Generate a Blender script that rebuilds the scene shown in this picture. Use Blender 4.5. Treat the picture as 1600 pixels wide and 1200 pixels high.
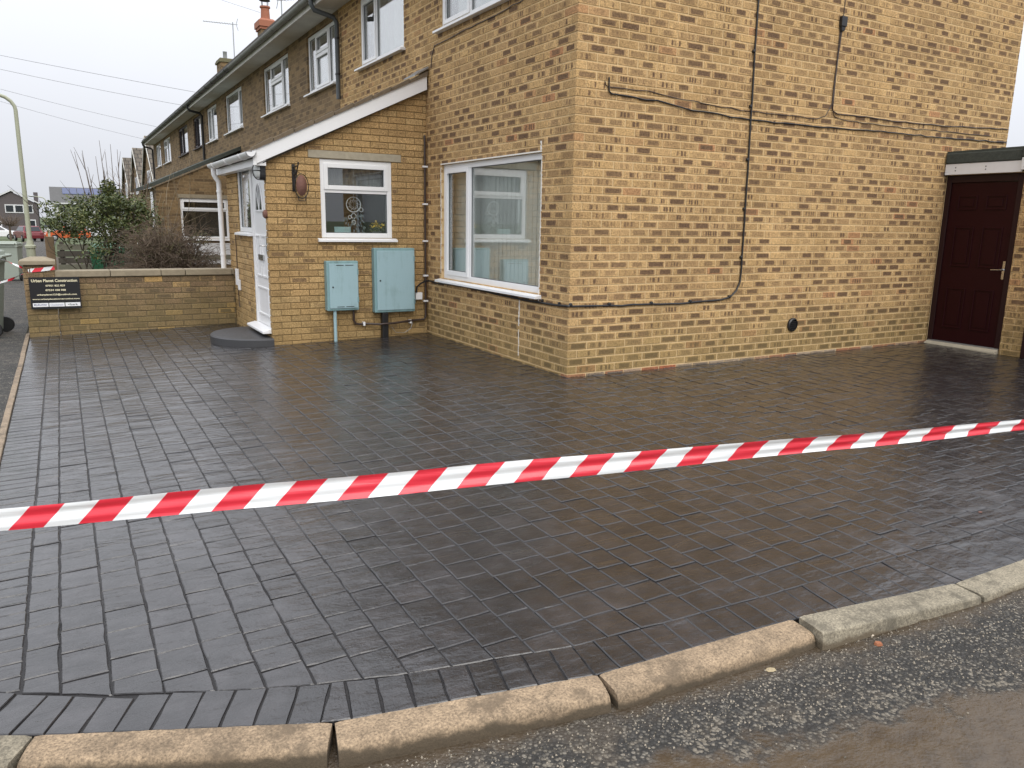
import bpy, bmesh, math, random
from mathutils import Vector, Matrix
random.seed(11)
R = math.radians
for o in list(bpy.data.objects): bpy.data.objects.remove(o)
SC = bpy.context.scene
COL = SC.collection

# ------------------------------------------------------------------ camera
YAW, PITCH, ROLL, FPX = R(59.949), R(11.794), R(1.013), 1205.3
CAM = Vector((-3.993, -5.883, 1.411))
_f = Vector((math.cos(YAW)*math.cos(PITCH), math.sin(YAW)*math.cos(PITCH), -math.sin(PITCH)))
_r = Vector((math.sin(YAW), -math.cos(YAW), 0)); _u = _r.cross(_f)
_r, _u = _r*math.cos(ROLL)+_u*math.sin(ROLL), _u*math.cos(ROLL)-_r*math.sin(ROLL)
cd = bpy.data.cameras.new('camera'); cam = bpy.data.objects.new('camera', cd); COL.objects.link(cam)
cd.sensor_width = 36; cd.lens = 36*FPX/1600; cd.clip_start = .05; cd.clip_end = 3000
cam.matrix_world = Matrix(((_r.x, _u.x, -_f.x, CAM.x), (_r.y, _u.y, -_f.y, CAM.y), (_r.z, _u.z, -_f.z, CAM.z), (0, 0, 0, 1)))
SC.camera = cam

# ------------------------------------------------------------------ overcast sky and soft sun
SUN = Vector((-.08, -1.0, .95)).normalized()
def nd(nt, typ, props=None, **inp):
    n = nt.nodes.new(typ)
    for k, v in (props or {}).items(): setattr(n, k, v)
    for k, v in inp.items():
        s = n.inputs[int(k[1:])] if k[0] == 'i' and k[1:].isdigit() else n.inputs[k.replace('_', ' ')]
        if isinstance(v, bpy.types.NodeSocket): nt.links.new(v, s)
        else: s.default_value = v
    return n
def mth(nt, op, a, b=0., c=0., clamp=False):
    n = nt.nodes.new('ShaderNodeMath'); n.operation = op; n.use_clamp = clamp
    for i, v in enumerate((a, b, c)):
        if isinstance(v, bpy.types.NodeSocket): nt.links.new(v, n.inputs[i])
        else: n.inputs[i].default_value = v
    return n.outputs[0]
def mixc(nt, fac, a, b, blend='MIX'):
    n = nt.nodes.new('ShaderNodeMix'); n.data_type = 'RGBA'; n.blend_type = blend
    for s, v in ((n.inputs[0], fac), (n.inputs[6], a), (n.inputs[7], b)):
        if isinstance(v, bpy.types.NodeSocket): nt.links.new(v, s)
        else: s.default_value = (v if isinstance(v, (int, float)) else (*v, 1)[:4])
    return n.outputs[2]
def ramp(nt, fac, stops, interp='LINEAR'):
    n = nt.nodes.new('ShaderNodeValToRGB'); n.color_ramp.interpolation = interp
    el = n.color_ramp.elements
    while len(el) < len(stops): el.new(.5)
    for e, (p, c) in zip(el, stops):
        e.position = p; e.color = (*c, 1) if not isinstance(c, (int, float)) else (c, c, c, 1)
    nt.links.new(fac, n.inputs[0]); return n.outputs[0]
def sstep(nt, x, a, b):
    n = nt.nodes.new('ShaderNodeMapRange'); n.interpolation_type = 'SMOOTHSTEP'
    for i, v in enumerate((x, a, b, 0., 1.)):
        if isinstance(v, bpy.types.NodeSocket): nt.links.new(v, n.inputs[i])
        else: n.inputs[i].default_value = v
    return n.outputs[0]
def noise(nt, vec, scale, detail=4, rough=.55, out=0, dist=0.):
    n = nd(nt, 'ShaderNodeTexNoise', Scale=scale, Detail=detail, Roughness=rough, Distortion=dist)
    if vec is not None: nt.links.new(vec, n.inputs['Vector'])
    return n.outputs[out]

W = bpy.data.worlds.new('World'); SC.world = W; W.use_nodes = True
nt = W.node_tree; nt.nodes.clear()
sky = nd(nt, 'ShaderNodeTexSky', dict(sky_type='NISHITA', sun_disc=False, sun_elevation=math.asin(SUN.z),
         sun_rotation=math.atan2(SUN.x, SUN.y), air_density=2.0, dust_density=6.0))
grey = nd(nt, 'ShaderNodeHueSaturation', Saturation=.15, Value=1., Color=sky.outputs[0])
tc = nd(nt, 'ShaderNodeTexCoord')
sep = nd(nt, 'ShaderNodeSeparateXYZ', Vector=tc.outputs['Generated'])
zz = mth(nt, 'MAXIMUM', sep.outputs[2], 0.)
lum = mth(nt, 'MULTIPLY_ADD', zz, 15.5, 7.8)            # overcast dome: three times brighter overhead than at the skyline
cl = noise(nt, tc.outputs['Generated'], 2.2, 5, .5)
lum = mth(nt, 'MULTIPLY', lum, mth(nt, 'MULTIPLY_ADD', cl, .22, .89))
cc = nd(nt, 'ShaderNodeCombineXYZ', X=mth(nt, 'MULTIPLY', lum, .965), Y=mth(nt, 'MULTIPLY', lum, .995), Z=mth(nt, 'MULTIPLY', lum, 1.07))
mx = mixc(nt, .93, grey.outputs[0], cc.outputs[0])
bg = nd(nt, 'ShaderNodeBackground', Strength=.1, Color=mx)
nd(nt, 'ShaderNodeOutputWorld', Surface=bg.outputs[0])
sd = bpy.data.lights.new('sun', 'SUN'); sd.energy = 1.5; sd.angle = R(40); sd.color = (1., .95, .87)
so = bpy.data.objects.new('sun', sd); COL.objects.link(so); so.location = (-6, -12, 14)
so.rotation_euler = (-SUN).to_track_quat('-Z', 'Y').to_euler()
SC.view_settings.view_transform = 'Standard'; SC.view_settings.look = 'None'
SC.view_settings.exposure = 0.0; SC.view_settings.gamma = 1.0
SC.render.engine = 'CYCLES'

# ------------------------------------------------------------------ materials
M = {}
def mat(name):
    m = bpy.data.materials.new(name); m.use_nodes = True; nt = m.node_tree; nt.nodes.clear()
    b = nd(nt, 'ShaderNodeBsdfPrincipled'); nd(nt, 'ShaderNodeOutputMaterial', Surface=b.outputs[0])
    M[name] = m; return nt, b
def link(nt, v, s):
    if isinstance(v, bpy.types.NodeSocket): nt.links.new(v, s)
    else: s.default_value = v
def bump(nt, b, h, strength=.4, dist=.004):
    n = nd(nt, 'ShaderNodeBump', Strength=strength, Distance=dist, Height=h); nt.links.new(n.outputs[0], b.inputs['Normal'])
def plain(name, col, rough=.5, metal=0., var=.12, nscale=9., bmp=0., bscale=120., spec=.5):
    nt, b = mat(name); g = nd(nt, 'ShaderNodeNewGeometry')
    n = noise(nt, g.outputs['Position'], nscale, 5)
    k = mth(nt, 'MULTIPLY_ADD', n, 2*var, 1-var)
    c = mixc(nt, 1., col, nd(nt, 'ShaderNodeCombineXYZ', X=k, Y=k, Z=k).outputs[0], 'MULTIPLY')
    link(nt, c if var > .045 else (*col, 1), b.inputs['Base Color'])
    link(nt, mth(nt, 'MULTIPLY_ADD', noise(nt, g.outputs['Position'], nscale*2.3, 3), .2, rough-.1) if var > .045 else rough, b.inputs['Roughness'])
    b.inputs['Metallic'].default_value = metal; b.inputs['Specular IOR Level'].default_value = spec
    if bmp: bump(nt, b, noise(nt, g.outputs['Position'], bscale, 4), bmp)
    return nt, b
def piece_random(nt):
    g = nd(nt, 'ShaderNodeNewGeometry'); oi = nd(nt, 'ShaderNodeObjectInfo')
    a = mth(nt, 'MULTIPLY', oi.outputs['Random'], 7.131)
    return g, mth(nt, 'FRACT', mth(nt, 'ADD', a, g.outputs['Random Per Island']))
def brick_mat(name, stops, dark, p_patch, p_bars, grime, grainsc=95.):
    nt, b = mat(name); g, r = piece_random(nt); P = g.outputs['Position']
    uv = nd(nt, 'ShaderNodeSeparateXYZ', Vector=nd(nt, 'ShaderNodeUVMap').outputs[0])
    u, v = uv.outputs[0], uv.outputs[1]
    fr = lambda k: mth(nt, 'FRACT', mth(nt, 'MULTIPLY', r, k))
    r2, r3, r4 = fr(13.7), fr(47.3), fr(151.9)
    base = ramp(nt, r2, stops)
    nz = noise(nt, P, 30., 4, .6)
    wob = mth(nt, 'MULTIPLY_ADD', nz, .30, -.15)
    cen = mth(nt, 'MULTIPLY_ADD', r4, .10, .45)
    hl = mth(nt, 'MULTIPLY_ADD', r3, .16, .26)
    du = mth(nt, 'SUBTRACT', mth(nt, 'ADD', mth(nt, 'ABSOLUTE', mth(nt, 'SUBTRACT', u, cen)), mth(nt, 'MULTIPLY', wob, .35)), hl)
    dv = mth(nt, 'ADD', mth(nt, 'ABSOLUTE', mth(nt, 'SUBTRACT', v, .5)), mth(nt, 'MULTIPLY', wob, .8))
    patch = mth(nt, 'MULTIPLY', sstep(nt, du, .05, -.04), sstep(nt, dv, .42, .26))
    vo = nd(nt, 'ShaderNodeTexVoronoi', dict(voronoi_dimensions='1D'), W=mth(nt, 'ADD', mth(nt, 'MULTIPLY', u, mth(nt, 'MULTIPLY_ADD', r3, 3., 3.5)), mth(nt, 'MULTIPLY', r4, 91.)), Scale=1., Randomness=.8)
    cellr = nd(nt, 'ShaderNodeSeparateColor', Color=vo.outputs['Color']).outputs[0]
    bars = mth(nt, 'MULTIPLY', mth(nt, 'MULTIPLY', sstep(nt, mth(nt, 'ADD', vo.outputs['Distance'], mth(nt, 'MULTIPLY', wob, .5)), .36, .24), sstep(nt, cellr, .2, .6)), patch)
    isp = mth(nt, 'LESS_THAN', r, p_patch)
    isb = mth(nt, 'MULTIPLY', mth(nt, 'LESS_THAN', r, p_patch+p_bars), mth(nt, 'GREATER_THAN', r, p_patch))
    m = mth(nt, 'ADD', mth(nt, 'MULTIPLY', isp, patch), mth(nt, 'MULTIPLY', isb, bars))
    m = mth(nt, 'MULTIPLY', m, mth(nt, 'MULTIPLY_ADD', mth(nt, 'MULTIPLY', fr(311.7), mth(nt, 'ADD', nz, .40)), 1.0, .24), clamp=True)
    m = mth(nt, 'ADD', m, mth(nt, 'MULTIPLY', mth(nt, 'MULTIPLY', patch, r2), .22), clamp=True)
    c = mixc(nt, m, base, dark)
    sp = mth(nt, 'ADD', mth(nt, 'MULTIPLY', noise(nt, P, grainsc, 2, .6), .6), mth(nt, 'MULTIPLY', noise(nt, P, grainsc*.45, 3, .7), .4))                                    # sandy grain
    k = mth(nt, 'MULTIPLY_ADD', sp, 3.6, -.80)
    c = mixc(nt, 1., c, nd(nt, 'ShaderNodeCombineXYZ', X=k, Y=k, Z=k).outputs[0], 'MULTIPLY')
    big = noise(nt, P, 1.3, 4)
    stk = noise(nt, nd(nt, 'ShaderNodeMapping', Vector=P, Scale=(3.2, 3.2, .35)).outputs[0], 1., 5, .6)
    kk = mth(nt, 'ADD', mth(nt, 'MULTIPLY_ADD', big, .5, .52), mth(nt, 'MULTIPLY', stk, .46))
    c = mixc(nt, 1., c, nd(nt, 'ShaderNodeCombineXYZ', X=kk, Y=kk, Z=kk).outputs[0], 'MULTIPLY')
    z = nd(nt, 'ShaderNodeSeparateXYZ', Vector=P).outputs[2]
    alg = mth(nt, 'MULTIPLY', sstep(nt, mth(nt, 'ADD', z, mth(nt, 'MULTIPLY', noise(nt, P, 3.1, 5), -.9)), .25, -.35), grime)
    c = mixc(nt, alg, c, (.17, .135, .05))
    link(nt, c, b.inputs['Base Color']); b.inputs['Roughness'].default_value = .9
    b.inputs['Specular IOR Level'].default_value = .2
    bump(nt, b, mth(nt, 'ADD', sp, mth(nt, 'MULTIPLY', nz, .6)), .55, .004)
BUFF = [(0, (.51, .335, .155)), (.2, (.455, .292, .13)), (.42, (.385, .247, .112)), (.64, (.48, .312, .145)), (.8, (.37, .235, .11)), (.95, (.43, .275, .125)), (.985, (.40, .20, .095)), (1, (.50, .34, .16))]
brick_mat('house_brick', BUFF, (.145, .088, .05), .52, .40, .45)
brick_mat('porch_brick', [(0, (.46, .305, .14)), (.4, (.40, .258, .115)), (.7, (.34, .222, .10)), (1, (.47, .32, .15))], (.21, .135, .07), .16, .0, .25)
brick_mat('garden_brick', [(0, (.27, .185, .105)), (.4, (.215, .145, .085)), (.7, (.185, .13, .075)), (.90, (.30, .21, .11)), (1, (.44, .28, .11))], (.13, .095, .06), .35, .0, .45)
brick_mat('plinth_brick', [(0, (.30, .10, .05)), (.35, (.30, .16, .085)), (.6, (.36, .28, .2)), (1, (.26, .19, .12))], (.16, .13, .10), .7, .0, .0)
plain('mortar', (.60, .44, .24), .95, bmp=.5, bscale=160, spec=.1)
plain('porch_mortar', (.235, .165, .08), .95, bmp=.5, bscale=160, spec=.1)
plain('garden_mortar', (.17, .135, .08), .95, bmp=.5, bscale=160, spec=.1)
plain('white_plastic', (.80, .80, .80), .28, var=.04)
plain('white_paint', (.74, .73, .72), .45, var=.08)
plain('brown_frame', (.022, .008, .008), .45, spec=.25)
plain('sealant', (.75, .72, .66), .7, var=.1)
plain('grey_plastic', (.075, .085, .09), .35)
plain('old_gutter', (.20, .205, .185), .55, var=.3, nscale=14)
plain('black_plastic', (.012, .012, .013), .4)
plain('soffit', (.58, .57, .53), .8, var=.25, nscale=3)
plain('fascia_old', (.62, .60, .56), .7, var=.3, nscale=5)
plain('concrete', (.36, .32, .24), .9, var=.25, nscale=20, bmp=.4)
plain('coping', (.27, .225, .155), .9, var=.3, nscale=14, bmp=.4)
plain('teal_paint', (.32, .475, .485), .42, var=.10, nscale=5)
plain('teal_edge', (.22, .375, .39), .5, var=.15)
plain('brown_pipe', (.045, .028, .022), .4)
plain('black_iron', (.014, .013, .013), .55)
plain('rust', (.16, .075, .055), .8, var=.3, nscale=40)
plain('maroon', (.019, .0014, .0028), .42, var=.06, spec=.2)
plain('door_edge', (.16, .09, .088), .25)
plain('chrome', (.6, .6, .6), .25, metal=1.)
plain('felt', (.055, .062, .052), .95, var=.45, nscale=25, bmp=.8, bscale=60)
plain('dark_room', (.035, .037, .036), .9)  # near-black: interior darkness put into the colour
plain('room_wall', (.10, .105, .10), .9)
plain('curtain', (.50, .50, .50), .9)
plain('grey_curtain', (.23, .23, .23), .9)
plain('blind', (.60, .62, .59), .8, var=.04)
plain('step_paint', (.045, .045, .047), .5, var=.15, bmp=.3)
plain('bin_grey', (.335, .375, .32), .5, var=.06)
plain('bin_green', (.03, .12, .06), .45)
plain('tyre', (.012, .012, .012), .7)
plain('lamp_paint', (.36, .37, .27), .5, var=.08)
plain('steel', (.34, .35, .35), .4, metal=.6)
plain('timber', (.20, .135, .075), .85, var=.3, nscale=12)
plain('grey_timber', (.13, .125, .09), .9, var=.35, nscale=9)
plain('old_timber', (.06, .052, .04), .9, var=.4, nscale=8)
plain('terracotta', (.33, .125, .07), .8)
plain('mossy_stone', (.15, .135, .075), .95, var=.4, nscale=7)
plain('verge_tile', (.15, .115, .075), .95, var=.45, nscale=18, bmp=.6, bscale=40)
plain('roof_tile', (.085, .075, .065), .9, var=.3, nscale=6, bmp=.6, bscale=25)
plain('slate', (.10, .098, .095), .85, var=.2, nscale=3)
plain('solar', (.05, .065, .14), .15)
plain('far_white', (.62, .62, .62), .7)
plain('far_clad', (.10, .085, .085), .85)
plain('car_white', (.75, .75, .75), .25)
plain('car_red', (.17, .028, .034), .25)
plain('car_orange', (.55, .11, .03), .35)
plain('car_glass', (.02, .024, .028), .1)
plain('bark', (.055, .045, .032), .95, var=.3, nscale=30)
plain('twig', (.125, .092, .066), .95, var=.35, nscale=30)
plain('pale_twig', (.27, .22, .15), .95, var=.3, nscale=30)
plain('sign_black', (.008, .008, .009), .35, var=.02)
plain('sign_cream', (.72, .66, .45), .5, var=.03)
plain('sign_white', (.78, .78, .79), .4, var=.03)
plain('sign_navy', (.03, .035, .16), .5)
plain('sign_grey', (.36, .37, .48), .5)
plain('sign_dark', (.04, .055, .06), .5)
plain('flower', (.75, .50, .03), .7)
plain('teal_card', (.30, .44, .46), .7)
plain('feather', (.16, .19, .19), .9)
plain('orange_chip', (.30, .11, .05), .8)
plain('pale_chip', (.55, .47, .36), .8)
plain('grit_pale', (.33, .285, .22), .9)
plain('grit_dark', (.13, .115, .09), .9)
plain('lamp_glass', (.55, .57, .56), .2)
plain('soil', (.07, .055, .035), .95, var=.4, nscale=4, bmp=.5)
plain('grass', (.065, .085, .03), .95, var=.5, nscale=1.5, bmp=.5)
plain('wire', (.26, .26, .27), .6)
plain('leaf_litter', (.36, .29, .17), .8)

def streaked(name, col, rough, dirt, amt):
    nt, b = mat(name); g = nd(nt, 'ShaderNodeNewGeometry'); P = g.outputs['Position']
    st = noise(nt, nd(nt, 'ShaderNodeMapping', Vector=P, Scale=(16., 16., 1.6)).outputs[0], 1., 5, .65); n = noise(nt, P, 5., 5, .6); f = noise(nt, P, 60., 3, .6)
    d = mth(nt, 'MULTIPLY', sstep(nt, mth(nt, 'ADD', mth(nt, 'MULTIPLY', st, .6), mth(nt, 'MULTIPLY', n, .4)), .47, .68), amt)
    c = mixc(nt, d, col, dirt); c = mixc(nt, mth(nt, 'MULTIPLY', sstep(nt, f, .62, .72), .25), c, tuple(min(.8, x*1.35) for x in col))
    link(nt, c, b.inputs['Base Color']); link(nt, mth(nt, 'MULTIPLY_ADD', n, .25, rough-.1), b.inputs['Roughness'])
streaked('teal_paint', (.315, .455, .49), .42, (.20, .30, .295), .55)
streaked('teal_edge', (.20, .33, .34), .5, (.12, .17, .16), .7)

nt, b = mat('flat_brick')                                      # far brickwork, too small to pick apart
g = nd(nt, 'ShaderNodeNewGeometry'); s = nd(nt, 'ShaderNodeSeparateXYZ', Vector=g.outputs['Position'])
cb = nd(nt, 'ShaderNodeCombineXYZ', X=mth(nt, 'ADD', s.outputs[0], s.outputs[1]), Y=s.outputs[2], Z=0.)
bt = nd(nt, 'ShaderNodeTexBrick', Vector=cb.outputs[0], Color1=(.105, .068, .035, 1), Color2=(.25, .165, .08, 1), Mortar=(.235, .165, .085, 1), Scale=1.,
        Mortar_Size=.008, Mortar_Smooth=.3, Bias=0., Brick_Width=.225, Row_Height=.075)
n1 = noise(nt, g.outputs['Position'], 22., 5); k = mth(nt, 'MULTIPLY_ADD', n1, 1.2, .4)
c = mixc(nt, 1., bt.outputs[0], nd(nt, 'ShaderNodeCombineXYZ', X=k, Y=k, Z=k).outputs[0], 'MULTIPLY')
link(nt, c, b.inputs['Base Color']); b.inputs['Roughness'].default_value = .95
bump(nt, b, mth(nt, 'SUBTRACT', n1, bt.outputs[1]), .6, .006)

nt, b = mat('tiles')                                            # far roof tiles
g = nd(nt, 'ShaderNodeNewGeometry'); s = nd(nt, 'ShaderNodeSeparateXYZ', Vector=g.outputs['Position'])
cb = nd(nt, 'ShaderNodeCombineXYZ', X=s.outputs[0], Y=mth(nt, 'MULTIPLY', s.outputs[2], 1.2), Z=0.)
bt = nd(nt, 'ShaderNodeTexBrick', Vector=cb.outputs[0], Color1=(.10, .085, .065, 1), Color2=(.155, .13, .10, 1), Mortar=(.035, .03, .025, 1), Scale=1.,
        Mortar_Size=.03, Mortar_Smooth=.4, Brick_Width=.33, Row_Height=.30)
link(nt, bt.outputs[0], b.inputs['Base Color']); b.inputs['Roughness'].default_value = .9

m = bpy.data.materials.new('glass'); m.use_nodes = True; nt = m.node_tree; nt.nodes.clear(); M['glass'] = m
lw = nd(nt, 'ShaderNodeLayerWeight', Blend=.5)
tr = nd(nt, 'ShaderNodeBsdfTransparent', Color=(.935, .955, .945, 1)); gl = nd(nt, 'ShaderNodeBsdfGlossy', Roughness=.012, Color=(1, 1, 1, 1))
ms = nd(nt, 'ShaderNodeMixShader', i0=mth(nt, 'MULTIPLY_ADD', mth(nt, 'POWER', lw.outputs[1], 2.8), .93, .08, clamp=True), i1=tr.outputs[0], i2=gl.outputs[0])
nd(nt, 'ShaderNodeOutputMaterial', Surface=ms.outputs[0])

def sett_mat(name, groove=False):
    nt, b = mat(name); g, r = piece_random(nt); P = g.outputs['Position']
    n1 = noise(nt, P, 1.1, 5, .6); n2 = noise(nt, P, 9., 6, .6); n3 = noise(nt, P, 60., 5, .65); n4 = noise(nt, P, 3.2, 4, .5)
    c = ramp(nt, mth(nt, 'ADD', mth(nt, 'MULTIPLY', n2, .8), mth(nt, 'MULTIPLY', n1, .35)), [(.3, (.009, .0082, .0086)), (.55, (.017, .0152, .0158)), (.8, (.038, .0345, .0355))])
    k = mth(nt, 'MULTIPLY_ADD', r, .5, .75)
    c = mixc(nt, 1., c, nd(nt, 'ShaderNodeCombineXYZ', X=k, Y=k, Z=k).outputs[0], 'MULTIPLY')
    sc = sstep(nt, noise(nt, P, 21., 6, .7), .63, .76)                    # chalky scuffs of release powder
    c = mixc(nt, mth(nt, 'MULTIPLY', sc, .16), c, (.14, .13, .128))
    if groove: c = mixc(nt, sstep(nt, n1, .5, .66), (.022, .0205, .0205), (.055, .052, .051))
    link(nt, c, b.inputs['Base Color'])
    rg = mth(nt, 'ADD', mth(nt, 'MULTIPLY', n1, .30), mth(nt, 'MULTIPLY', n3, .24))
    link(nt, mth(nt, 'ADD', rg, .22), b.inputs['Roughness'])
    b.inputs['Specular IOR Level'].default_value = .2
    b.inputs['Coat Weight'].default_value = .0 if groove else 1.; link(nt, mth(nt, 'ADD', mth(nt, 'MULTIPLY', sstep(nt, n4, .42, .68), .15), mth(nt, 'MULTIPLY_ADD', n3, .14, .03)), b.inputs['Coat Roughness'])
    st = nd(nt, 'ShaderNodeMapping', Vector=P, Scale=(6., 13., 6.), Rotation=(0, 0, .5))
    ofs = nd(nt, 'ShaderNodeVectorMath', dict(operation='ADD'), i0=st.outputs[0], i1=nd(nt, 'ShaderNodeCombineXYZ', X=mth(nt, 'MULTIPLY', r, 37.), Y=mth(nt, 'MULTIPLY', r, 91.), Z=0.).outputs[0])
    st = ofs
    n5 = noise(nt, st.outputs[0], 1.5, 6, .62, dist=.6)
    cleft = mth(nt, 'MULTIPLY', mth(nt, 'FRACT', mth(nt, 'MULTIPLY', noise(nt, st.outputs[0], .8, 2, .5), 4.)), .22)
    h = mth(nt, 'ADD', mth(nt, 'ADD', mth(nt, 'MULTIPLY', n5, 1.5), mth(nt, 'MULTIPLY', n3, .42)), cleft)
    bn = nd(nt, 'ShaderNodeBump', Strength=.6, Distance=.008, Height=h)
    nt.links.new(bn.outputs[0], b.inputs['Normal'])
    n6 = noise(nt, nd(nt, 'ShaderNodeMapping', Vector=P, Scale=(1.6, 5.5, 3.), Rotation=(0, 0, .12)).outputs[0], 1.5, 3, .5, dist=.4)
    bn2 = nd(nt, 'ShaderNodeBump', Strength=.42, Distance=.007, Height=mth(nt, 'ADD', h, mth(nt, 'MULTIPLY', n6, 4.6))); nt.links.new(bn2.outputs[0], b.inputs['Coat Normal']); b.inputs['Coat IOR'].default_value = 1.56
sett_mat('sett'); sett_mat('sett_joint', True)

def asphalt(name, mud):
    nt, b = mat(name); g = nd(nt, 'ShaderNodeNewGeometry'); P = g.outputs['Position']
    vo = nd(nt, 'ShaderNodeTexVoronoi', Vector=P, Scale=88.)
    cell = nd(nt, 'ShaderNodeSeparateColor', Color=vo.outputs['Color']).outputs[0]
    n1 = noise(nt, P, 1.7, 5, .6); n2 = noise(nt, P, 7., 6, .65); n3 = noise(nt, P, 240., 3)
    cell2 = mth(nt, 'ADD', cell, mth(nt, 'MULTIPLY_ADD', n2, .9, -.45))
    c = ramp(nt, cell2, [(0, (.020, .019, .017)), (.45, (.040, .038, .034)), (.68, (.075, .069, .06)), (.84, (.14, .126, .10)), (1, (.23, .208, .17))])
    c = mixc(nt, sstep(nt, vo.outputs['Distance'], .42, .62), c, (.022, .020, .017))
    dust = mth(nt, 'MULTIPLY', sstep(nt, mth(nt, 'ADD', mth(nt, 'MULTIPLY', n1, .5), mth(nt, 'MULTIPLY', n2, .5)), .46, .64), .42 if mud else .6)
    c = mixc(nt, dust, c, (.088, .070, .048) if mud else (.12, .098, .075))
    mk = sstep(nt, mth(nt, 'ADD', mth(nt, 'MULTIPLY', n1, .6), mth(nt, 'MULTIPLY', n2, .4)), .50+(.0 if mud else .09), .57+(.0 if mud else .16))
    if mud:                                                               # wet mud lying in the road: a long tongue some way off the kerb, and a silt line along it
        s = nd(nt, 'ShaderNodeSeparateXYZ', Vector=P)
        wv = mth(nt, 'ADD', mth(nt, 'MULTIPLY_ADD', n2, .5, -.25), mth(nt, 'MULTIPLY_ADD', n1, .36, -.18))
        d = mth(nt, 'ADD', mth(nt, 'ADD', mth(nt, 'ADD', s.outputs[1], 5.04), mth(nt, 'MULTIPLY', s.outputs[0], .247)), wv)
        t1 = sstep(nt, d, .05, -.06)
        yf = mth(nt, 'ADD', mth(nt, 'MULTIPLY_ADD', s.outputs[0], -.054, -4.31), mth(nt, 'MULTIPLY', mth(nt, 'MULTIPLY', s.outputs[0], s.outputs[0]), .017))
        t2 = sstep(nt, mth(nt, 'ADD', mth(nt, 'SUBTRACT', yf, s.outputs[1]), mth(nt, 'MULTIPLY', wv, .6)), .13, .03)
        band = mth(nt, 'MULTIPLY', sstep(nt, d, .30, .10), mth(nt, 'SUBTRACT', 1., t1))       # dried pale grit round the puddle
        c = mixc(nt, mth(nt, 'MULTIPLY', mth(nt, 'MULTIPLY', band, sstep(nt, cell, .5, .9)), sstep(nt, n2, .36, .74)), c, (.20, .172, .13))
        mk = mth(nt, 'MAXIMUM', mth(nt, 'MULTIPLY', mk, .3), mth(nt, 'MAXIMUM', t1, mth(nt, 'MULTIPLY', t2, .85)))
    mc = ramp(nt, n2, [(.3, (.048, .033, .019)), (.5, (.078, .055, .032)), (.62, (.06, .043, .026)), (.75, (.03, .022, .014))])
    c = mixc(nt, mk, c, mc)
    link(nt, c, b.inputs['Base Color'])
    link(nt, mth(nt, 'SUBTRACT', .82, mth(nt, 'MULTIPLY', mk, .50)), b.inputs['Roughness'])
    h = mth(nt, 'MULTIPLY', mth(nt, 'SUBTRACT', 1., vo.outputs['Distance']), mth(nt, 'SUBTRACT', 1., mth(nt, 'MULTIPLY', mk, .93)))
    bump(nt, b, mth(nt, 'ADD', h, mth(nt, 'MULTIPLY', n2, 1.2)), .9, .010)
asphalt('road_asphalt', True); asphalt('path_asphalt', False)

def kerb_mat(name, top, low):
    nt, b = mat(name); g = nd(nt, 'ShaderNodeNewGeometry'); P = g.outputs['Position']
    n1 = noise(nt, P, 3.5, 5, .6); n2 = noise(nt, P, 120., 3, .7); n3 = noise(nt, P, 14., 5, .6)
    c = ramp(nt, mth(nt, 'ADD', mth(nt, 'MULTIPLY', n1, .6), mth(nt, 'MULTIPLY', n3, .4)), [(.33, tuple(x*.62 for x in top)), (.5, top), (.68, tuple(min(.6, x*1.25) for x in top))])
    k = mth(nt, 'MULTIPLY_ADD', n2, 2.6, -.3)
    c = mixc(nt, 1., c, nd(nt, 'ShaderNodeCombineXYZ', X=k, Y=k, Z=k).outputs[0], 'MULTIPLY')
    nz = nd(nt, 'ShaderNodeSeparateXYZ', Vector=g.outputs['True Normal']).outputs[2]
    st_ = sstep(nt, noise(nt, P, 6., 6, .7), .52, .64)
    c = mixc(nt, mth(nt, 'MULTIPLY', st_, .7), c, tuple(x*.42 for x in top))
    z = nd(nt, 'ShaderNodeSeparateXYZ', Vector=P).outputs[2]
    wet = sstep(nt, mth(nt, 'ADD', mth(nt, 'ADD', z, mth(nt, 'MULTIPLY', n1, -.09)), mth(nt, 'MULTIPLY', n3, -.03)), -.172, -.195)     # tide mark of gutter mud
    c = mixc(nt, mth(nt, 'MULTIPLY', wet, .9), c, low)
    link(nt, c, b.inputs['Base Color']); b.inputs['Roughness'].default_value = .85
    bump(nt, b, mth(nt, 'ADD', n2, n3), .6, .004)
kerb_mat('kerb_tan', (.275, .20, .126), (.06, .045, .027)); kerb_mat('kerb_grey', (.225, .195, .14), (.10, .075, .045)); kerb_mat('edging_tan', (.25, .19, .13), (.08, .06, .04))

nt, b = mat('tape')
uv = nd(nt, 'ShaderNodeSeparateXYZ', Vector=nd(nt, 'ShaderNodeUVMap').outputs[0])
ph = mth(nt, 'FRACT', mth(nt, 'SUBTRACT', mth(nt, 'MULTIPLY_ADD', uv.outputs[0], 1/.2, .46), mth(nt, 'MULTIPLY', uv.outputs[1], .37)))
isr = mth(nt, 'GREATER_THAN', ph, .5)
link(nt, mixc(nt, isr, (.78, .80, .80), (.70, .028, .05)), b.inputs['Base Color']); b.inputs['Roughness'].default_value = .28
b.inputs['Specular IOR Level'].default_value = .6
gg = nd(nt, 'ShaderNodeNewGeometry')
mp = nd(nt, 'ShaderNodeMapping', Vector=gg.outputs['Position'], Scale=(1.2, 1.2, 50.))
bump(nt, b, noise(nt, mp.outputs[0], 1., 4), .5, .006)
b.inputs['Transmission Weight'].default_value = 0.

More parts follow.
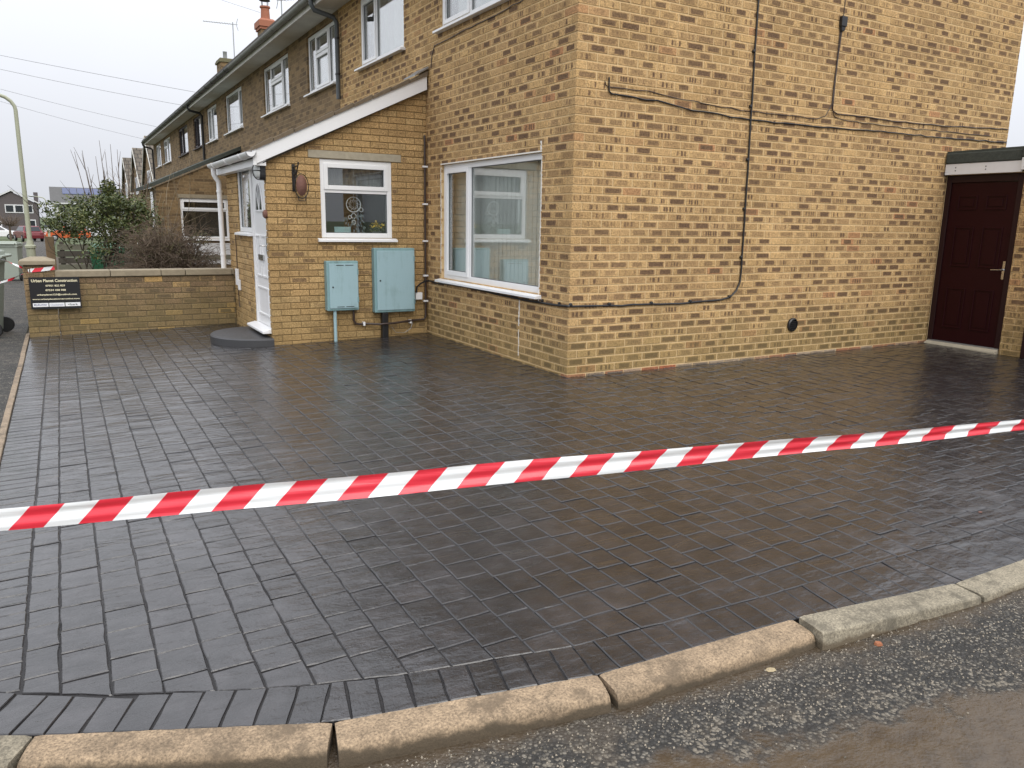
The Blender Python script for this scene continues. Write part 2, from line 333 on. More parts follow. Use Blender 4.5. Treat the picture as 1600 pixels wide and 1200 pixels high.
def leaf_mat(name, stops):
    nt, b = mat(name); g, r = piece_random(nt)
    link(nt, ramp(nt, r, stops), b.inputs['Base Color']); b.inputs['Roughness'].default_value = .55
leaf_mat('leaf', [(0, (.035, .052, .012)), (.4, (.062, .085, .02)), (.75, (.09, .11, .028)), (1, (.16, .155, .05))])
leaf_mat('olive_leaf', [(0, (.06, .06, .022)), (.5, (.10, .09, .035)), (1, (.15, .125, .055))])

# ------------------------------------------------------------------ mesh helpers
WL = {}                                       # world location of every object's origin
def put(o, loc, parent=None):
    COL.objects.link(o); WL[o.name] = Vector(loc)
    if parent is not None:
        o.parent = parent; o.location = Vector(loc)-WL[parent.name]
    else: o.location = loc
    return o
def tag(o, label=None, cat=None, group=None, kind=None):
    if label: o['label'] = label
    if cat: o['category'] = cat
    if group: o['group'] = group
    if kind: o['kind'] = kind
    return o
def empty(name, loc, label=None, cat=None, group=None, kind=None):
    o = bpy.data.objects.new(name, None); o.empty_display_size = .2
    return tag(put(o, loc), label, cat, group, kind)
class MB:
    def __init__(s): s.v = []; s.f = []; s.m = []; s.uv = []
    def add(s, vs, fs, mi=0):
        b = len(s.v); s.v += [Vector(v) for v in vs]
        for f in fs: s.f.append([i+b for i in f]); s.m.append(mi)
        return s
    def hexa(s, p, mi=0): return s.add(p, [(0, 3, 2, 1), (4, 5, 6, 7), (0, 1, 5, 4), (1, 2, 6, 5), (2, 3, 7, 6), (3, 0, 4, 7)], mi)
    def box(s, x0, x1, y0, y1, z0, z1, mi=0):
        return s.hexa([(x0, y0, z0), (x1, y0, z0), (x1, y1, z0), (x0, y1, z0), (x0, y0, z1), (x1, y0, z1), (x1, y1, z1), (x0, y1, z1)], mi)
    def pbox(s, pl, u0, u1, v0, v1, w0, w1, mi=0):
        return s.hexa([pl.pt(*q) for q in [(u0, v0, w0), (u1, v0, w0), (u1, v1, w0), (u0, v1, w0), (u0, v0, w1), (u1, v0, w1), (u1, v1, w1), (u0, v1, w1)]], mi)
    def prism(s, poly, vec, mi=0):
        n = len(poly); vec = Vector(vec); P = [Vector(p) for p in poly]
        return s.add(P+[p+vec for p in P], [tuple(range(n))[::-1], tuple(range(n, 2*n))]+[(i, (i+1) % n, n+(i+1) % n, n+i) for i in range(n)], mi)
    def tube(s, pts, r, n=8, mi=0, caps=True):
        P = [Vector(p) for p in pts]; rr = r if isinstance(r, (list, tuple)) else [r]*len(P)
        t = (P[1]-P[0]).normalized(); a = Vector((0, 0, 1)) if abs(t.z) < .9 else Vector((1, 0, 0)); x = t.cross(a).normalized()
        vs = []; 
        for i, p in enumerate(P):
            t = ((P[min(i+1, len(P)-1)]-P[max(i-1, 0)])).normalized()
            x = (x-t*x.dot(t)); x = x.normalized() if x.length > 1e-6 else t.orthogonal().normalized(); y = t.cross(x)
            vs += [p+(x*math.cos(2*math.pi*k/n)+y*math.sin(2*math.pi*k/n))*rr[i] for k in range(n)]
        fs = [(i*n+k, i*n+(k+1) % n, (i+1)*n+(k+1) % n, (i+1)*n+k) for i in range(len(P)-1) for k in range(n)]
        if caps: fs += [tuple(range(n))[::-1], tuple(range((len(P)-1)*n, len(P)*n))]
        return s.add(vs, fs, mi)
    def lathe(s, c, prof, n=16, mi=0, axis=(0, 0, 1)):
        c = Vector(c); a = Vector(axis).normalized(); x = a.orthogonal().normalized(); y = a.cross(x); vs = []
        for r, h in prof: vs += [c+a*h+(x*math.cos(2*math.pi*k/n)+y*math.sin(2*math.pi*k/n))*r for k in range(n)]
        L = len(prof); fs = [(i*n+k, i*n+(k+1) % n, (i+1)*n+(k+1) % n, (i+1)*n+k) for i in range(L-1) for k in range(n)]
        fs += [tuple(range(n))[::-1], tuple(range((L-1)*n, L*n))]
        return s.add(vs, fs, mi)
    def torus(s, c, R_, r, axis, n=20, k=6, mi=0, sx=1., sy=1.):
        c = Vector(c); a = Vector(axis).normalized(); x = Vector((1, 0, 0)) if abs(a.x) < .9 else Vector((0, 1, 0)); y = a.cross(x)
        pts = [c+x*math.cos(t)*R_*sx+y*math.sin(t)*R_*sy for t in [2*math.pi*i/n for i in range(n+1)]]
        return s.tube(pts, r, k, mi, False)
    def build(s, name, mats, parent=None, smooth=False, bevel=0., label=None, cat=None, group=None, kind=None, recalc=True, origin=None):
        if isinstance(mats, str): mats = [mats]
        lo = Vector([min(v[i] for v in s.v) for i in range(3)]); hi = Vector([max(v[i] for v in s.v) for i in range(3)])
        org = Vector(origin) if origin is not None else Vector(((lo.x+hi.x)/2, (lo.y+hi.y)/2, lo.z))
        me = bpy.data.meshes.new(name); me.from_pydata([v-org for v in s.v], [], s.f)
        for x in mats: me.materials.append(M[x])
        me.polygons.foreach_set('material_index', s.m)
        if recalc or bevel:
            bm = bmesh.new(); bm.from_mesh(me)
            if recalc: bmesh.ops.recalc_face_normals(bm, faces=bm.faces)
            if bevel:
                es = [e for e in bm.edges if len(e.link_faces) == 2 and e.calc_face_angle(0) > .6]
                bmesh.ops.bevel(bm, geom=es, offset=bevel, segments=2, affect='EDGES', profile=.5, clamp_overlap=True)
            bm.to_mesh(me); bm.free()
        if smooth:
            me.polygons.foreach_set('use_smooth', [True]*len(me.polygons))
            me.set_sharp_from_angle(angle=R(42))
        o = bpy.data.objects.new(name, me); put(o, org, parent)
        return tag(o, label, cat, group, kind)
UP = Vector((0, 0, 1))
class Plane:
    def __init__(s, o, out): s.o = Vector(o); s.out = Vector(out); s.X = UP.cross(s.out)
    def pt(s, u, v, w=0.): return s.o+s.X*u+UP*v+s.out*w
FACADE = Plane((0, 0, 0), (-1, 0, 0))          # u = -y
GABLE = Plane((0, 0, 0), (0, -1, 0))           # u = x
PX = -1.95; PY = 3.23
PSIDE = Plane((0, PY, 0), (0, -1, 0))          # u = x
PFRONT = Plane((PX, 0, 0), (-1, 0, 0))         # u = -y

def proj(p):
    d = Vector(p)-CAM; z = d.dot(_f)
    if z < .1: return None
    return (800+FPX*d.dot(_r)/z, 600-FPX*d.dot(_u)/z)
def area(pts):
    q = [proj(p) for p in pts]
    if any(x is None for x in q): return 0
    cx = sum(x[0] for x in q)/len(q); cy = sum(x[1] for x in q)/len(q)
    if not (-5 < cx < 1605 and -5 < cy < 1205): return 0
    return abs(sum(q[i-1][0]*q[i][1]-q[i][0]*q[i-1][1] for i in range(len(q))))/2

# pieces: bricks and setts. A piece = outline in its own plane + frame matrix
def clip(poly, a, b, c):                      # keep a*x+b*y<=c
    out = []
    for i in range(len(poly)):
        p, q = poly[i-1], poly[i]; dp = a*p[0]+b*p[1]-c; dq = a*q[0]+b*q[1]-c
        if dp*dq < 0: t = dp/(dp-dq); out.append((p[0]+(q[0]-p[0])*t, p[1]+(q[1]-p[1])*t))
        if dq <= 0: out.append(q)
    return out
def parea(poly): return abs(sum(poly[i-1][0]*poly[i][1]-poly[i][0]*poly[i-1][1] for i in range(len(poly))))/2
def template(poly, depth, bev):
    n = len(poly); x0 = min(p[0] for p in poly); x1 = max(p[0] for p in poly); y0 = min(p[1] for p in poly); y1 = max(p[1] for p in poly)
    cx, cy = (x0+x1)/2, (y0+y1)/2; fx = max(.3, 1-2*bev/(x1-x0)); fy = max(.3, 1-2*bev/(y1-y0))
    ins = [((p[0]-cx)*fx+cx, (p[1]-cy)*fy+cy) for p in poly]
    vs = [(p[0], p[1], 0) for p in ins]+[(p[0], p[1], -bev) for p in poly]+[(p[0], p[1], -depth) for p in poly]
    fs = [tuple(range(n))]
    for i in range(n):
        j = (i+1) % n; fs += [(n+i, n+j, j, i), (2*n+i, 2*n+j, n+j, n+i)]
    uvf = lambda p: ((p[0]-x0)/(x1-x0), (p[1]-y0)/(y1-y0))
    uvs = [[uvf(vs[k]) for k in f] if (i == 0 or i % 2 == 1) else [(.02, .5)]*4 for i, f in enumerate(fs)]
    return vs, fs, uvs
TCACHE = {}
def tmesh(key, tpl, mat_, name):
    if key in TCACHE: return TCACHE[key]
    vs, fs, uvs = tpl
    me = bpy.data.meshes.new(name); me.from_pydata(vs, [], fs); me.materials.append(M[mat_])
    l = me.uv_layers.new(name='UVMap'); flat = [c for f in uvs for uv in f for c in uv]; l.data.foreach_set('uv', flat)
    TCACHE[key] = me; return me
def emit(pieces, parent, stuffname, limit=300, parts=None):
    """pieces: dict(poly (centred), mtx, depth, bev, mat, name, key). The largest in view become objects, the rest one mesh."""
    for p in pieces: p['a'] = area([p['mtx'] @ Vector((x, y, 0)) for x, y in p['poly']])
    pieces.sort(key=lambda p: -p['a'])
    rest = {}
    for i, p in enumerate(pieces):
        tpl = template(p['poly'], p['depth'], p['bev'])
        if i < limit and p['a'] > 20:
            me = tmesh(p.get('key') or id(p), tpl, p['mat'], p['name'])
            o = bpy.data.objects.new(p['name'], me); COL.objects.link(o)
            par = p.get('parent') or parent
            o.parent = par; o.matrix_local = Matrix.Translation(-WL[par.name]) @ p['mtx']
        else: rest.setdefault(0, []).append((p, tpl))
    for _, L in rest.items():
        v = []; f = []; uv = []; mi = []; mats = []
        for p, (vs, fs, uvs) in L:
            b = len(v); v += [p['mtx'] @ Vector(x) for x in vs]
            if p['mat'] not in mats: mats.append(p['mat'])
            for q, u in zip(fs, uvs): f.append([b+i for i in q]); uv += [c for x in u for c in x]; mi.append(mats.index(p['mat']))
        org = WL[parent.name]
        me = bpy.data.meshes.new(stuffname); me.from_pydata([x-org for x in v], [], f)
        for x in mats: me.materials.append(M[x])
        me.polygons.foreach_set('material_index', mi)
        me.uv_layers.new(name='UVMap').data.foreach_set('uv', uv)
        o = bpy.data.objects.new(stuffname, me); put(o, org, parent); o['kind'] = 'stuff'
def rect_minus(r, h):
    u0, u1, v0, v1 = r; a0, a1, b0, b1 = h
    if a1 <= u0 or a0 >= u1 or b1 <= v0 or b0 >= v1: return [r]
    out = []
    if a0 > u0: out.append((u0, a0, v0, v1))
    if a1 < u1: out.append((a1, u1, v0, v1))
    m0, m1 = max(u0, a0), min(u1, a1)
    if b0 > v0: out.append((m0, m1, v0, b0))
    if b1 < v1: out.append((m0, m1, b1, v1))
    return out
def courses(pl, u0, u1, v0, v1, holes, mat_, off_even, off_odd, corner=None, halfs=(), bl=.215, bh=.065, seedp=0, w=0., first=None):
    """one wall face of stretcher bond -> list of pieces. corner(row, a, b) gives a deeper end brick"""
    out = []; k = 0; v = v0
    frame = Matrix((( pl.X.x, 0, pl.out.x, 0), (pl.X.y, 0, pl.out.y, 0), (pl.X.z, 1, pl.out.z, 0), (0, 0, 0, 1)))
    while v < v1-.02:
        off = off_odd if k % 2 else off_even
        n0 = math.floor((u0-off)/(bl+.01))
        a = off+n0*(bl+.01)
        while a < u1:
            r = (max(a, u0), min(a+bl, u1), v, min(v+bh, v1))
            if r[1]-r[0] > .012:
                rs = [r]
                for h in holes: rs = [y for x in rs for y in rect_minus(x, h)]
                for (p0, p1, q0, q1) in rs:
                    if p1-p0 < .014 or q1-q0 < .014: continue
                    poly = [(p0, q0), (p1, q0), (p1, q1), (p0, q1)]
                    for h in halfs: poly = clip(poly, *h) if poly else poly
                    if len(poly) < 3 or parea(poly) < 4e-4: continue
                    cx = sum(p[0] for p in poly)/len(poly); cy = sum(p[1] for p in poly)/len(poly)
                    full = len(poly) == 4 and abs((p1-p0)-bl) < 1e-4 and abs((q1-q0)-bh) < 1e-4
                    dp = .03
                    if corner and corner(k, p0, p1): dp = .1025
                    loc = pl.pt(cx, cy, w+random.uniform(-.0015, .002))
                    m = Matrix.Translation(loc) @ frame @ Matrix.Rotation(random.gauss(0, .0022), 4, 'Z')
                    mm = (first if (first and k == 0) else mat_)
                    out.append(dict(poly=[(x-cx, y-cy) for x, y in poly], mtx=m, depth=dp, bev=.0035, mat=mm, name='brick',
                                    key=(mm, dp) if full else None))
            a += bl+.01
        k += 1; v += bh+.01
    return out
def slab(mb, pl, u0, u1, v0, v1, holes, w0, w1, mi=0):
    us = sorted({u0, u1, *[x for h in holes for x in h[:2] if u0 < x < u1]}); vs = sorted({v0, v1, *[x for h in holes for x in h[2:] if v0 < x < v1]})
    for j in range(len(vs)-1):
        run = None
        for i in range(len(us)-1):
            cu = (us[i]+us[i+1])/2; cv = (vs[j]+vs[j+1])/2
            solid = not any(h[0] < cu < h[1] and h[2] < cv < h[3] for h in holes)
            if solid and run is None: run = us[i]
            if run is not None and (not solid or i == len(us)-2):
                e = us[i+1] if solid else us[i]
                mb.pbox(pl, run, e, vs[j], vs[j+1], w0, w1, mi); run = None
    return mb

def zf(x, y): return -.02*math.hypot(max(-x, 0), max(-y, 0))
def zt(y): return -.09-.014*max(0, y-8)          # the street falls gently away

# ------------------------------------------------------------------ window builder
def window(parent, pl, u0, u1, v0, v1, cells, mat_='white_plastic', fw=.055, w=-.035, sill=True, name='window', back='curtain', label=None, sillout=.07, backw=-.22, lo=0.):
    f = MB(); d = .06
    f.pbox(pl, u0, u0+fw, v0, v1, w-d, w); f.pbox(pl, u1-fw, u1, v0, v1, w-d, w)
    f.pbox(pl, u0+fw, u1-fw, v0, v0+fw, w-d, w); f.pbox(pl, u0+fw, u1-fw, v1-fw, v1, w-d, w)
    bars = set(); uc = sorted({c[0] for c in cells}|{c[1] for c in cells}); 
    for c in cells:
        if c[1] < u1-.02: bars.add(('v', c[1], round(c[2], 3), round(c[3], 3)))
        if c[3] < v1-.02: bars.add(('h', c[3], round(c[0], 3), round(c[1], 3)))
    hb = fw*.42
    for b_ in bars:
        if b_[0] == 'v': f.pbox(pl, b_[1]-hb, b_[1]+hb, max(b_[2], v0+fw), min(b_[3], v1-fw), w-d+.002, w-.002)
        else: f.pbox(pl, max(b_[2], u0+fw)+.001, min(b_[3], u1-fw)-.001, b_[1]-hb, b_[1]+hb, w-d+.004, w-.004)
    wo = f.build(name, mat_, parent, bevel=.004, label=label)
    for c in cells:
        a0 = c[0]+(fw if c[0] <= u0+.02 else hb); a1 = c[1]-(fw if c[1] >= u1-.02 else hb)
        b0 = c[2]+(fw if c[2] <= v0+.02 else hb); b1 = c[3]-(fw if c[3] >= v1-.02 else hb)
        if c[4]:
            t = MB(); cw = fw*.85; e = .012
            t.pbox(pl, a0-e, a0-e+cw, b0-e, b1+e, w-.02, w+.012); t.pbox(pl, a1+e-cw, a1+e, b0-e, b1+e, w-.02, w+.012)
            t.pbox(pl, a0-e+cw, a1+e-cw, b0-e, b0-e+cw, w-.02, w+.012); t.pbox(pl, a0-e+cw, a1+e-cw, b1+e-cw, b1+e, w-.02, w+.012)
            t.build('casement', mat_, wo, bevel=.004); a0 += cw-e; a1 -= cw-e; b0 += cw-e; b1 -= cw-e
        MB().pbox(pl, a0-.004, a1+.004, b0-.004, b1+.004, w-.032, w-.024).build('pane', 'glass', wo)
        g = MB()                                                           # dark rubber gasket round the pane
        for (x0, x1, y0, y1) in ((a0, a0+.006, b0, b1), (a1-.006, a1, b0, b1), (a0+.006, a1-.006, b0, b0+.006), (a0+.006, a1-.006, b1-.006, b1)): g.pbox(pl, x0, x1, y0, y1, w-.023, w-.016)
        g.build('gasket', 'grey_plastic', wo)
    if sill:
        s_ = MB(); s_.prism([pl.pt(u0-.05, v0-.001, w+.003), pl.pt(u0-.05, v0-.02, sillout), pl.pt(u0-.05, v0-.045, sillout), pl.pt(u0-.05, v0-.045, -.02), pl.pt(u0-.05, v0-.03, w)], pl.X*(u1-u0+.1))
        s_.build('sill', mat_, wo, bevel=.003)
    if back:
        c = MB(); n = max(4, int((u1-u0)/.09)); P0 = []
        for i in range(n+1):
            t = i/n; P0.append((u0+.02+(u1-u0-.04)*t, backw+.03*math.sin(i*2.1)))
        vs = [pl.pt(a, v0+lo, b_) for a, b_ in P0]+[pl.pt(a, v1+.02, b_) for a, b_ in P0]
        c.add(vs, [(i, i+1, n+2+i, n+1+i) for i in range(n)])
        c.build('curtain', back, wo, recalc=False)
    return wo

# ================================================================== THE SETTING
# kerb line (back edge of the kerb stones), one joint per point
KB = [(-6.87, 9.2), (-6.87, 8.28), (-6.87, 7.37), (-6.87, 6.45), (-6.87, 5.54), (-6.87, 4.62), (-6.87, 3.71), (-6.87, 2.79), (-6.87, 1.88), (-6.83, .97), (-6.72, .06), (-6.47, -.82), (-6.08, -1.64), (-5.55, -2.38),
      (-4.95, -3.00), (-4.194, -3.426), (-3.398, -3.797), (-2.533, -3.984), (-1.64, -4.047), (-.764, -4.169), (.15, -4.185), (1.065, -4.18), (1.98, -4.17), (2.895, -4.16), (3.81, -4.15), (4.725, -4.14), (5.64, -4.13), (6.555, -4.12), (7.47, -4.11)]
def kerb_y(x):
    for (a, b), (c, d) in zip(KB[13:], KB[14:]):
        if a <= x <= c: return b+(d-b)*(x-a)/(c-a)
    return KB[-1][1] if x > 7 else KB[13][1]
def kerb_x(y):
    for (a, b), (c, d) in zip(KB[:16], KB[1:17]):
        if d <= y <= b: return a+(c-a)*(b-y)/(b-d)
    return -6.87 if y > 0 else -4.194
def ztop(x, y): return zf(x, y) if x > -4.5 else -.09-.02*max(0, -y-1)*.3 if y < 8 else zt(y)
def zroad(x, y):
    pts = [(-8, -.185), (-3.4, -.168), (-2.5, -.152), (-1.7, -.142), (-.9, -.118), (-.3, -.112), (3, -.105), (9, -.10)]
    z = pts[0][1] if x < -8 else pts[-1][1]
    for (a, b), (c, d) in zip(pts, pts[1:]):
        if a <= x <= c: z = b+(d-b)*(x-a)/(c-a)
    z += .012*min(3, max(0, -4.2-y))*.6
    if y > 0: z = -.19-.014*max(0, y-8)
    return z
def grid_sheet(name, xs, ys, zfun, material, keep=None, label=None):
    me_v = [(x, y, zfun(x, y)) for y in ys for x in xs]; n = len(xs); fs = []
    for j in range(len(ys)-1):
        for i in range(n-1):
            if keep is None or keep((xs[i]+xs[i+1])/2, (ys[j]+ys[j+1])/2): fs.append((j*n+i, j*n+i+1, (j+1)*n+i+1, (j+1)*n+i))
    m_ = MB(); m_.add(me_v, fs); return m_.build(name, material, kind='structure', recalc=False, smooth=True, origin=(0, 0, 0))
def frange(a, b, s): 
    n = max(1, round((b-a)/s)); return [a+(b-a)*i/n for i in range(n+1)]
# terrain out to the skyline
grid_sheet('ground', [-900, -400, -150, -60, -25, -12, -7, -3, 0, 4, 8, 14, 25, 60, 150, 400, 900], [-900, -300, -100, -40, -15, -8, -4, 0, 4, 8, 20, 40, 60, 80, 100, 120, 140, 170, 250, 500, 1200],
           lambda x, y: (zt(y) if y < 170 else zt(170)) - (.34 if y < 5.6 else .06), 'grass')
# road: in front of the drive and up the street on the left
xs = [-60, -40, -25, -18, -14, -11, -9, -8]+frange(-7.2, 8, .25)+[10, 14, 20, 40]
ys = [-60, -30, -16, -12, -9, -7.5]+frange(-6.5, -.5, .25)+[0, 2, 4, 6, 8, 10, 14, 20, 30, 40, 60, 80, 100, 120]
def on_road(x, y):
    if y < -4.6: return True
    if x < -7.2: return x > -13 or y < -4
    if y > 10: return False
    if x < -4.2: return x < kerb_x(y)-.0 if y > -3.4 else y < kerb_y(x)+.15
    return y < kerb_y(x)+.2
grid_sheet('road', xs, ys, zroad, 'road_asphalt', on_road)
# pavement beside the drive
m_ = MB(); ys = frange(-3.35, 5, .2)+[6, 7, 8, 10, 14, 20, 30, 45, 60, 80, 100, 125]
vs = []; 
for y in ys:
    a = kerb_x(y) if y < 9 else -6.87
    vs += [(a+(-4.49-a)*t, y, ztop(-4.6, y)-.004) for t in (0, .25, .5, .75, 1)]
m_.add(vs, [(j*5+i, j*5+i+1, (j+1)*5+i+1, (j+1)*5+i) for j in range(len(ys)-1) for i in range(4)])
m_.build('pavement', 'path_asphalt', kind='structure', recalc=False, smooth=True, origin=(0, 0, 0))
# neighbour's front garden, behind the low wall
grid_sheet('garden_soil', frange(-4.49, -.02, .5), frange(5.55, 36, 1.2), lambda x, y: zt(y)-.02+.03*math.sin(x*3)*math.cos(y*2), 'soil')

kerb = empty('kerb', (-2.5, -4.0, -.2), kind='structure')
def kerb_stone(p, q, grey, drop=(0, 0)):
    p = Vector((*p, 0)); q = Vector((*q, 0)); t = (q-p).normalized(); n = Vector((t.y, -t.x, 0))       # n points to the road
    if n.dot(Vector((-.4, -1, 0))) < 0 and not (p.x < -6): n = -n
    if p.x < -6 and n.x > 0: n = -n
    g = .004; p = p+t*g; q = q-t*g; mb = MB(); K = 46; prof = []; nick = [(random.random(), random.uniform(.01, .035), random.uniform(.004, .011)) for _ in range(3 if grey else 9)]
    if grey: base = [(0, 0), (.06, -.001), (.118, -.003), (.1235, -.006), (.127, -.014), (.135, -.16)]
    else: base = [(0, 0), (.05, -.001), (.095, -.003), (.111, -.010), (.120, -.027), (.125, -.06), (.128, -.16)]
    vs = []
    for i in range(K+1):
        s = i/K; c = p.lerp(q, s); zt_ = ztop(c.x, c.y)+.003-(drop[0]+(drop[1]-drop[0])*s)
        chip = random.uniform(-.0012, .0006)*(.6 if grey else 1)-sum(d_*max(0, 1-abs(s-c_)/w_) for c_, w_, d_ in nick)
        e = -.004 if i in (0, K) else 0
        for k, (o_, h) in enumerate(base): vs.append(c+n*(o_+(chip if 2 <= k <= 4 else 0)+e*(k > 0))+UP*(zt_+h+(chip*.7 if 2 <= k <= 3 else random.uniform(-.0008, .0008))+e))
        vs.append(c+UP*(zt_-.16))
    m = len(base)+1
    fs = [(i*m+k, i*m+(k+1) % m, (i+1)*m+(k+1) % m, (i+1)*m+k) for i in range(K) for k in range(m)]+[tuple(range(m)), tuple(range(K*m, K*m+m))[::-1]]
    mb.add(vs, fs); return mb.build('kerb_stone', 'kerb_grey' if grey else 'kerb_tan', kerb, smooth=True)
for i in range(len(KB)-1):
    grey = KB[i][0] > -1.7 or KB[i][1] > -3.2
    pk = (KB[i][0], KB[i][1]-.022) if abs(KB[i][0]+1.64) < .01 else KB[i]
    ks = kerb_stone(pk, KB[i+1], grey, (-.020, .0) if abs(KB[i][0]+1.64) < .01 else (0, 0))
    if abs(KB[i][0]+1.64) < .01: ks['label'] = 'square-edged grey concrete kerb stone, its end standing proud of the worn tan one'
MB().box(-7.0, -6.87, 9.2, 120, -2.0, -.1).v  # (far kerb follows below as a sloping strip)
m_ = MB(); m_.hexa([(-7.0, 9.21, -.4), (-6.871, 9.21, -.4), (-6.871, 120, -1.9), (-7.0, 120, -1.9), (-7.0, 9.21, zt(9.2)+.005), (-6.871, 9.21, zt(9.2)+.005), (-6.871, 120, zt(120)+.005), (-7.0, 120, zt(120)+.005)])
m_.build('kerb_run', 'kerb_grey', kerb)

# ---- the stamped drive
drive = empty('driveway', (0, -1, 0), kind='structure')
m_ = MB(); xs = frange(-4.44, 6.2, .2)
vs = []; NY = 40
for x in xs:
    y0 = kerb_y(x)+.003; y1 = 5.5
    vs += [(x, y0+(y1-y0)*j/NY, zf(x, y0+(y1-y0)*j/NY)-.0048) for j in range(NY+1)]
n = NY+1
m_.add(vs, [(i*n+j, (i+1)*n+j, (i+1)*n+j+1, i*n+j+1) for i in range(len(xs)-1) for j in range(NY)])
m_.build('joint_bed', 'sett_joint', drive, recalc=False, smooth=True)
INN = [(-4.6, -2.94), (-4.232, -3.164), (-3.988, -3.311), (-3.697, -3.448), (-3.406, -3.569), (-3.135, -3.656), (-2.5, -3.795), (-2.151, -3.822), (-1.577, -3.861), (-.752, -3.882), (-.272, -3.892), (.361, -3.892), (6.6, -3.87)]
def inn_y(x):
    for (a, b), (c, d) in zip(INN, INN[1:]):
        if a <= x <= c: return b+(d-b)*(x-a)/(c-a)
setts = []
def sett(poly, kind='paving_sett', jit=.0019):
    if len(poly) < 3 or parea(poly) < .0003: return
    # wavy outline: extra points on long edges
    out = []
    for i in range(len(poly)):
        p, q = poly[i], poly[(i+1) % len(poly)]; out.append((p[0]+random.gauss(0, jit*.6), p[1]+random.gauss(0, jit*.6)))
        L = math.hypot(q[0]-p[0], q[1]-p[1]); k = 2 if L > .14 else 1 if L > .07 else 0
        for j in range(k): t = (j+1)/(k+1)+random.uniform(-.06, .06); out.append((p[0]+(q[0]-p[0])*t+random.gauss(0, jit*.75), p[1]+(q[1]-p[1])*t+random.gauss(0, jit*.75)))
    cx = sum(p[0] for p in poly)/len(poly); cy = sum(p[1] for p in poly)/len(poly)
    e = .05; nx = -(zf(cx+e, cy)-zf(cx-e, cy))/(2*e); ny = -(zf(cx, cy+e)-zf(cx, cy-e))/(2*e)
    nrm = Vector((nx+random.gauss(0, .010), ny+random.gauss(0, .010), 1)).normalized()
    X = Vector((1, 0, 0)); X = (X-nrm*X.dot(nrm)).normalized(); Y = nrm.cross(X)
    m = Matrix(((X.x, Y.x, nrm.x, cx), (X.y, Y.y, nrm.y, cy), (X.z, Y.z, nrm.z, zf(cx, cy)+random.uniform(-.0012, .0018)), (0, 0, 0, 1)))
    setts.append(dict(poly=[(x-cx, y-cy) for x, y in out], mtx=m, depth=.02, bev=.0038, mat='sett', name=kind))
G = .0024
def in_house(x, y): return (x > .05 and y > .05) or (x > PX+.06 and y > PY+.06) or y > 5.52 or x > 5.75
x = -4.232; col = 0; widths = [.108]+[.147]*80
for wd in widths:
    if x > 5.75: break
    y = min(inn_y(x), inn_y(min(x+wd, 6.5)))-random.uniform(0, .035)
    while y < 5.5:
        L = random.choice((.14, .165, .17, .18, .195, .21)); cx, cy = x+wd/2, y+L/2
        if not in_house(cx-.08, cy-.1):
            poly = [(x+G, y+.0045), (x+wd-G, y+.0045), (x+wd-G, y+L-.0045), (x+G, y+L-.0045)]
            if y < -2.9:
                for (a, b), (c, d) in zip(INN, INN[1:]):
                    if c > x-.02 and a < x+wd+.02 and poly:
                        nx, ny = (d-b), -(c-a); k = nx*a+ny*b; ln = math.hypot(nx, ny)
                        poly = clip(poly, nx, ny, k-G*ln)
            if poly: sett(poly)
        y += L
    x += wd; col += 1
# soldier border on the pavement side
y = -3.14
while y < 5.35:
    L = random.uniform(.083, .1); poly = [(-4.437, y+.0045), (-4.237, y+.0045), (-4.237, y+L-.0045), (-4.437, y+L-.0045)]
    if y < -3.0: poly = clip(poly, -.64, -1, .64*4.232+3.164)
    if poly: sett(poly, 'border_sett', .0015)
    y += L
# soldier border along the kerb
acc = []; x = -4.44
while x < 6.1:
    y = kerb_y(x); y2 = kerb_y(x+.02); t = Vector((.02, y2-y)).normalized(); n_ = Vector((-t.y, t.x))
    q = .05
    while q < .45 and y+n_.y*q < inn_y(x+n_.x*q): q += .004
    acc.append(((x+n_.x*.004, y+.006), (x+n_.x*q, y+n_.y*q))); x += .102*t.x*random.uniform(.94, 1.06)
for (a, b), (c, d) in zip(acc, acc[1:]):
    poly = [(a[0]+.003, a[1]), (c[0]-.003, c[1]), (d[0]-.003, d[1]-.004), (b[0]+.003, b[1]-.004)]
    if a[0] < -4.0: poly = clip(poly, .64, 1, -.64*4.232-3.164-.004); poly = clip(poly, -1, 0, 4.44) if poly else poly
    if poly: sett(poly, 'border_sett', .002)
emit(setts, drive, 'paving_setts', 300)
# pale concrete edging between drive and pavement
edg = empty('edging', (-4.47, 1, -.09), kind='structure'); y = -3.30
while y < 5.3:
    L = .9 if y > 2 else .6; m_ = MB(); k = random.uniform(-.004, .004)
    m_.hexa([(-4.488+k, y+.004, -.2), (-4.443+k, y+.004, -.2), (-4.443+k, y+L-.004, -.2), (-4.488+k, y+L-.004, -.2)]+[(px_, py_, zf(px_, py_)+.012+k) for px_, py_ in ((-4.488+k, y+.004), (-4.443+k, y+.004), (-4.443+k, y+L-.004), (-4.488+k, y+L-.004))])
    m_.build('edging_block', 'edging_tan', edg, bevel=.006); y += L

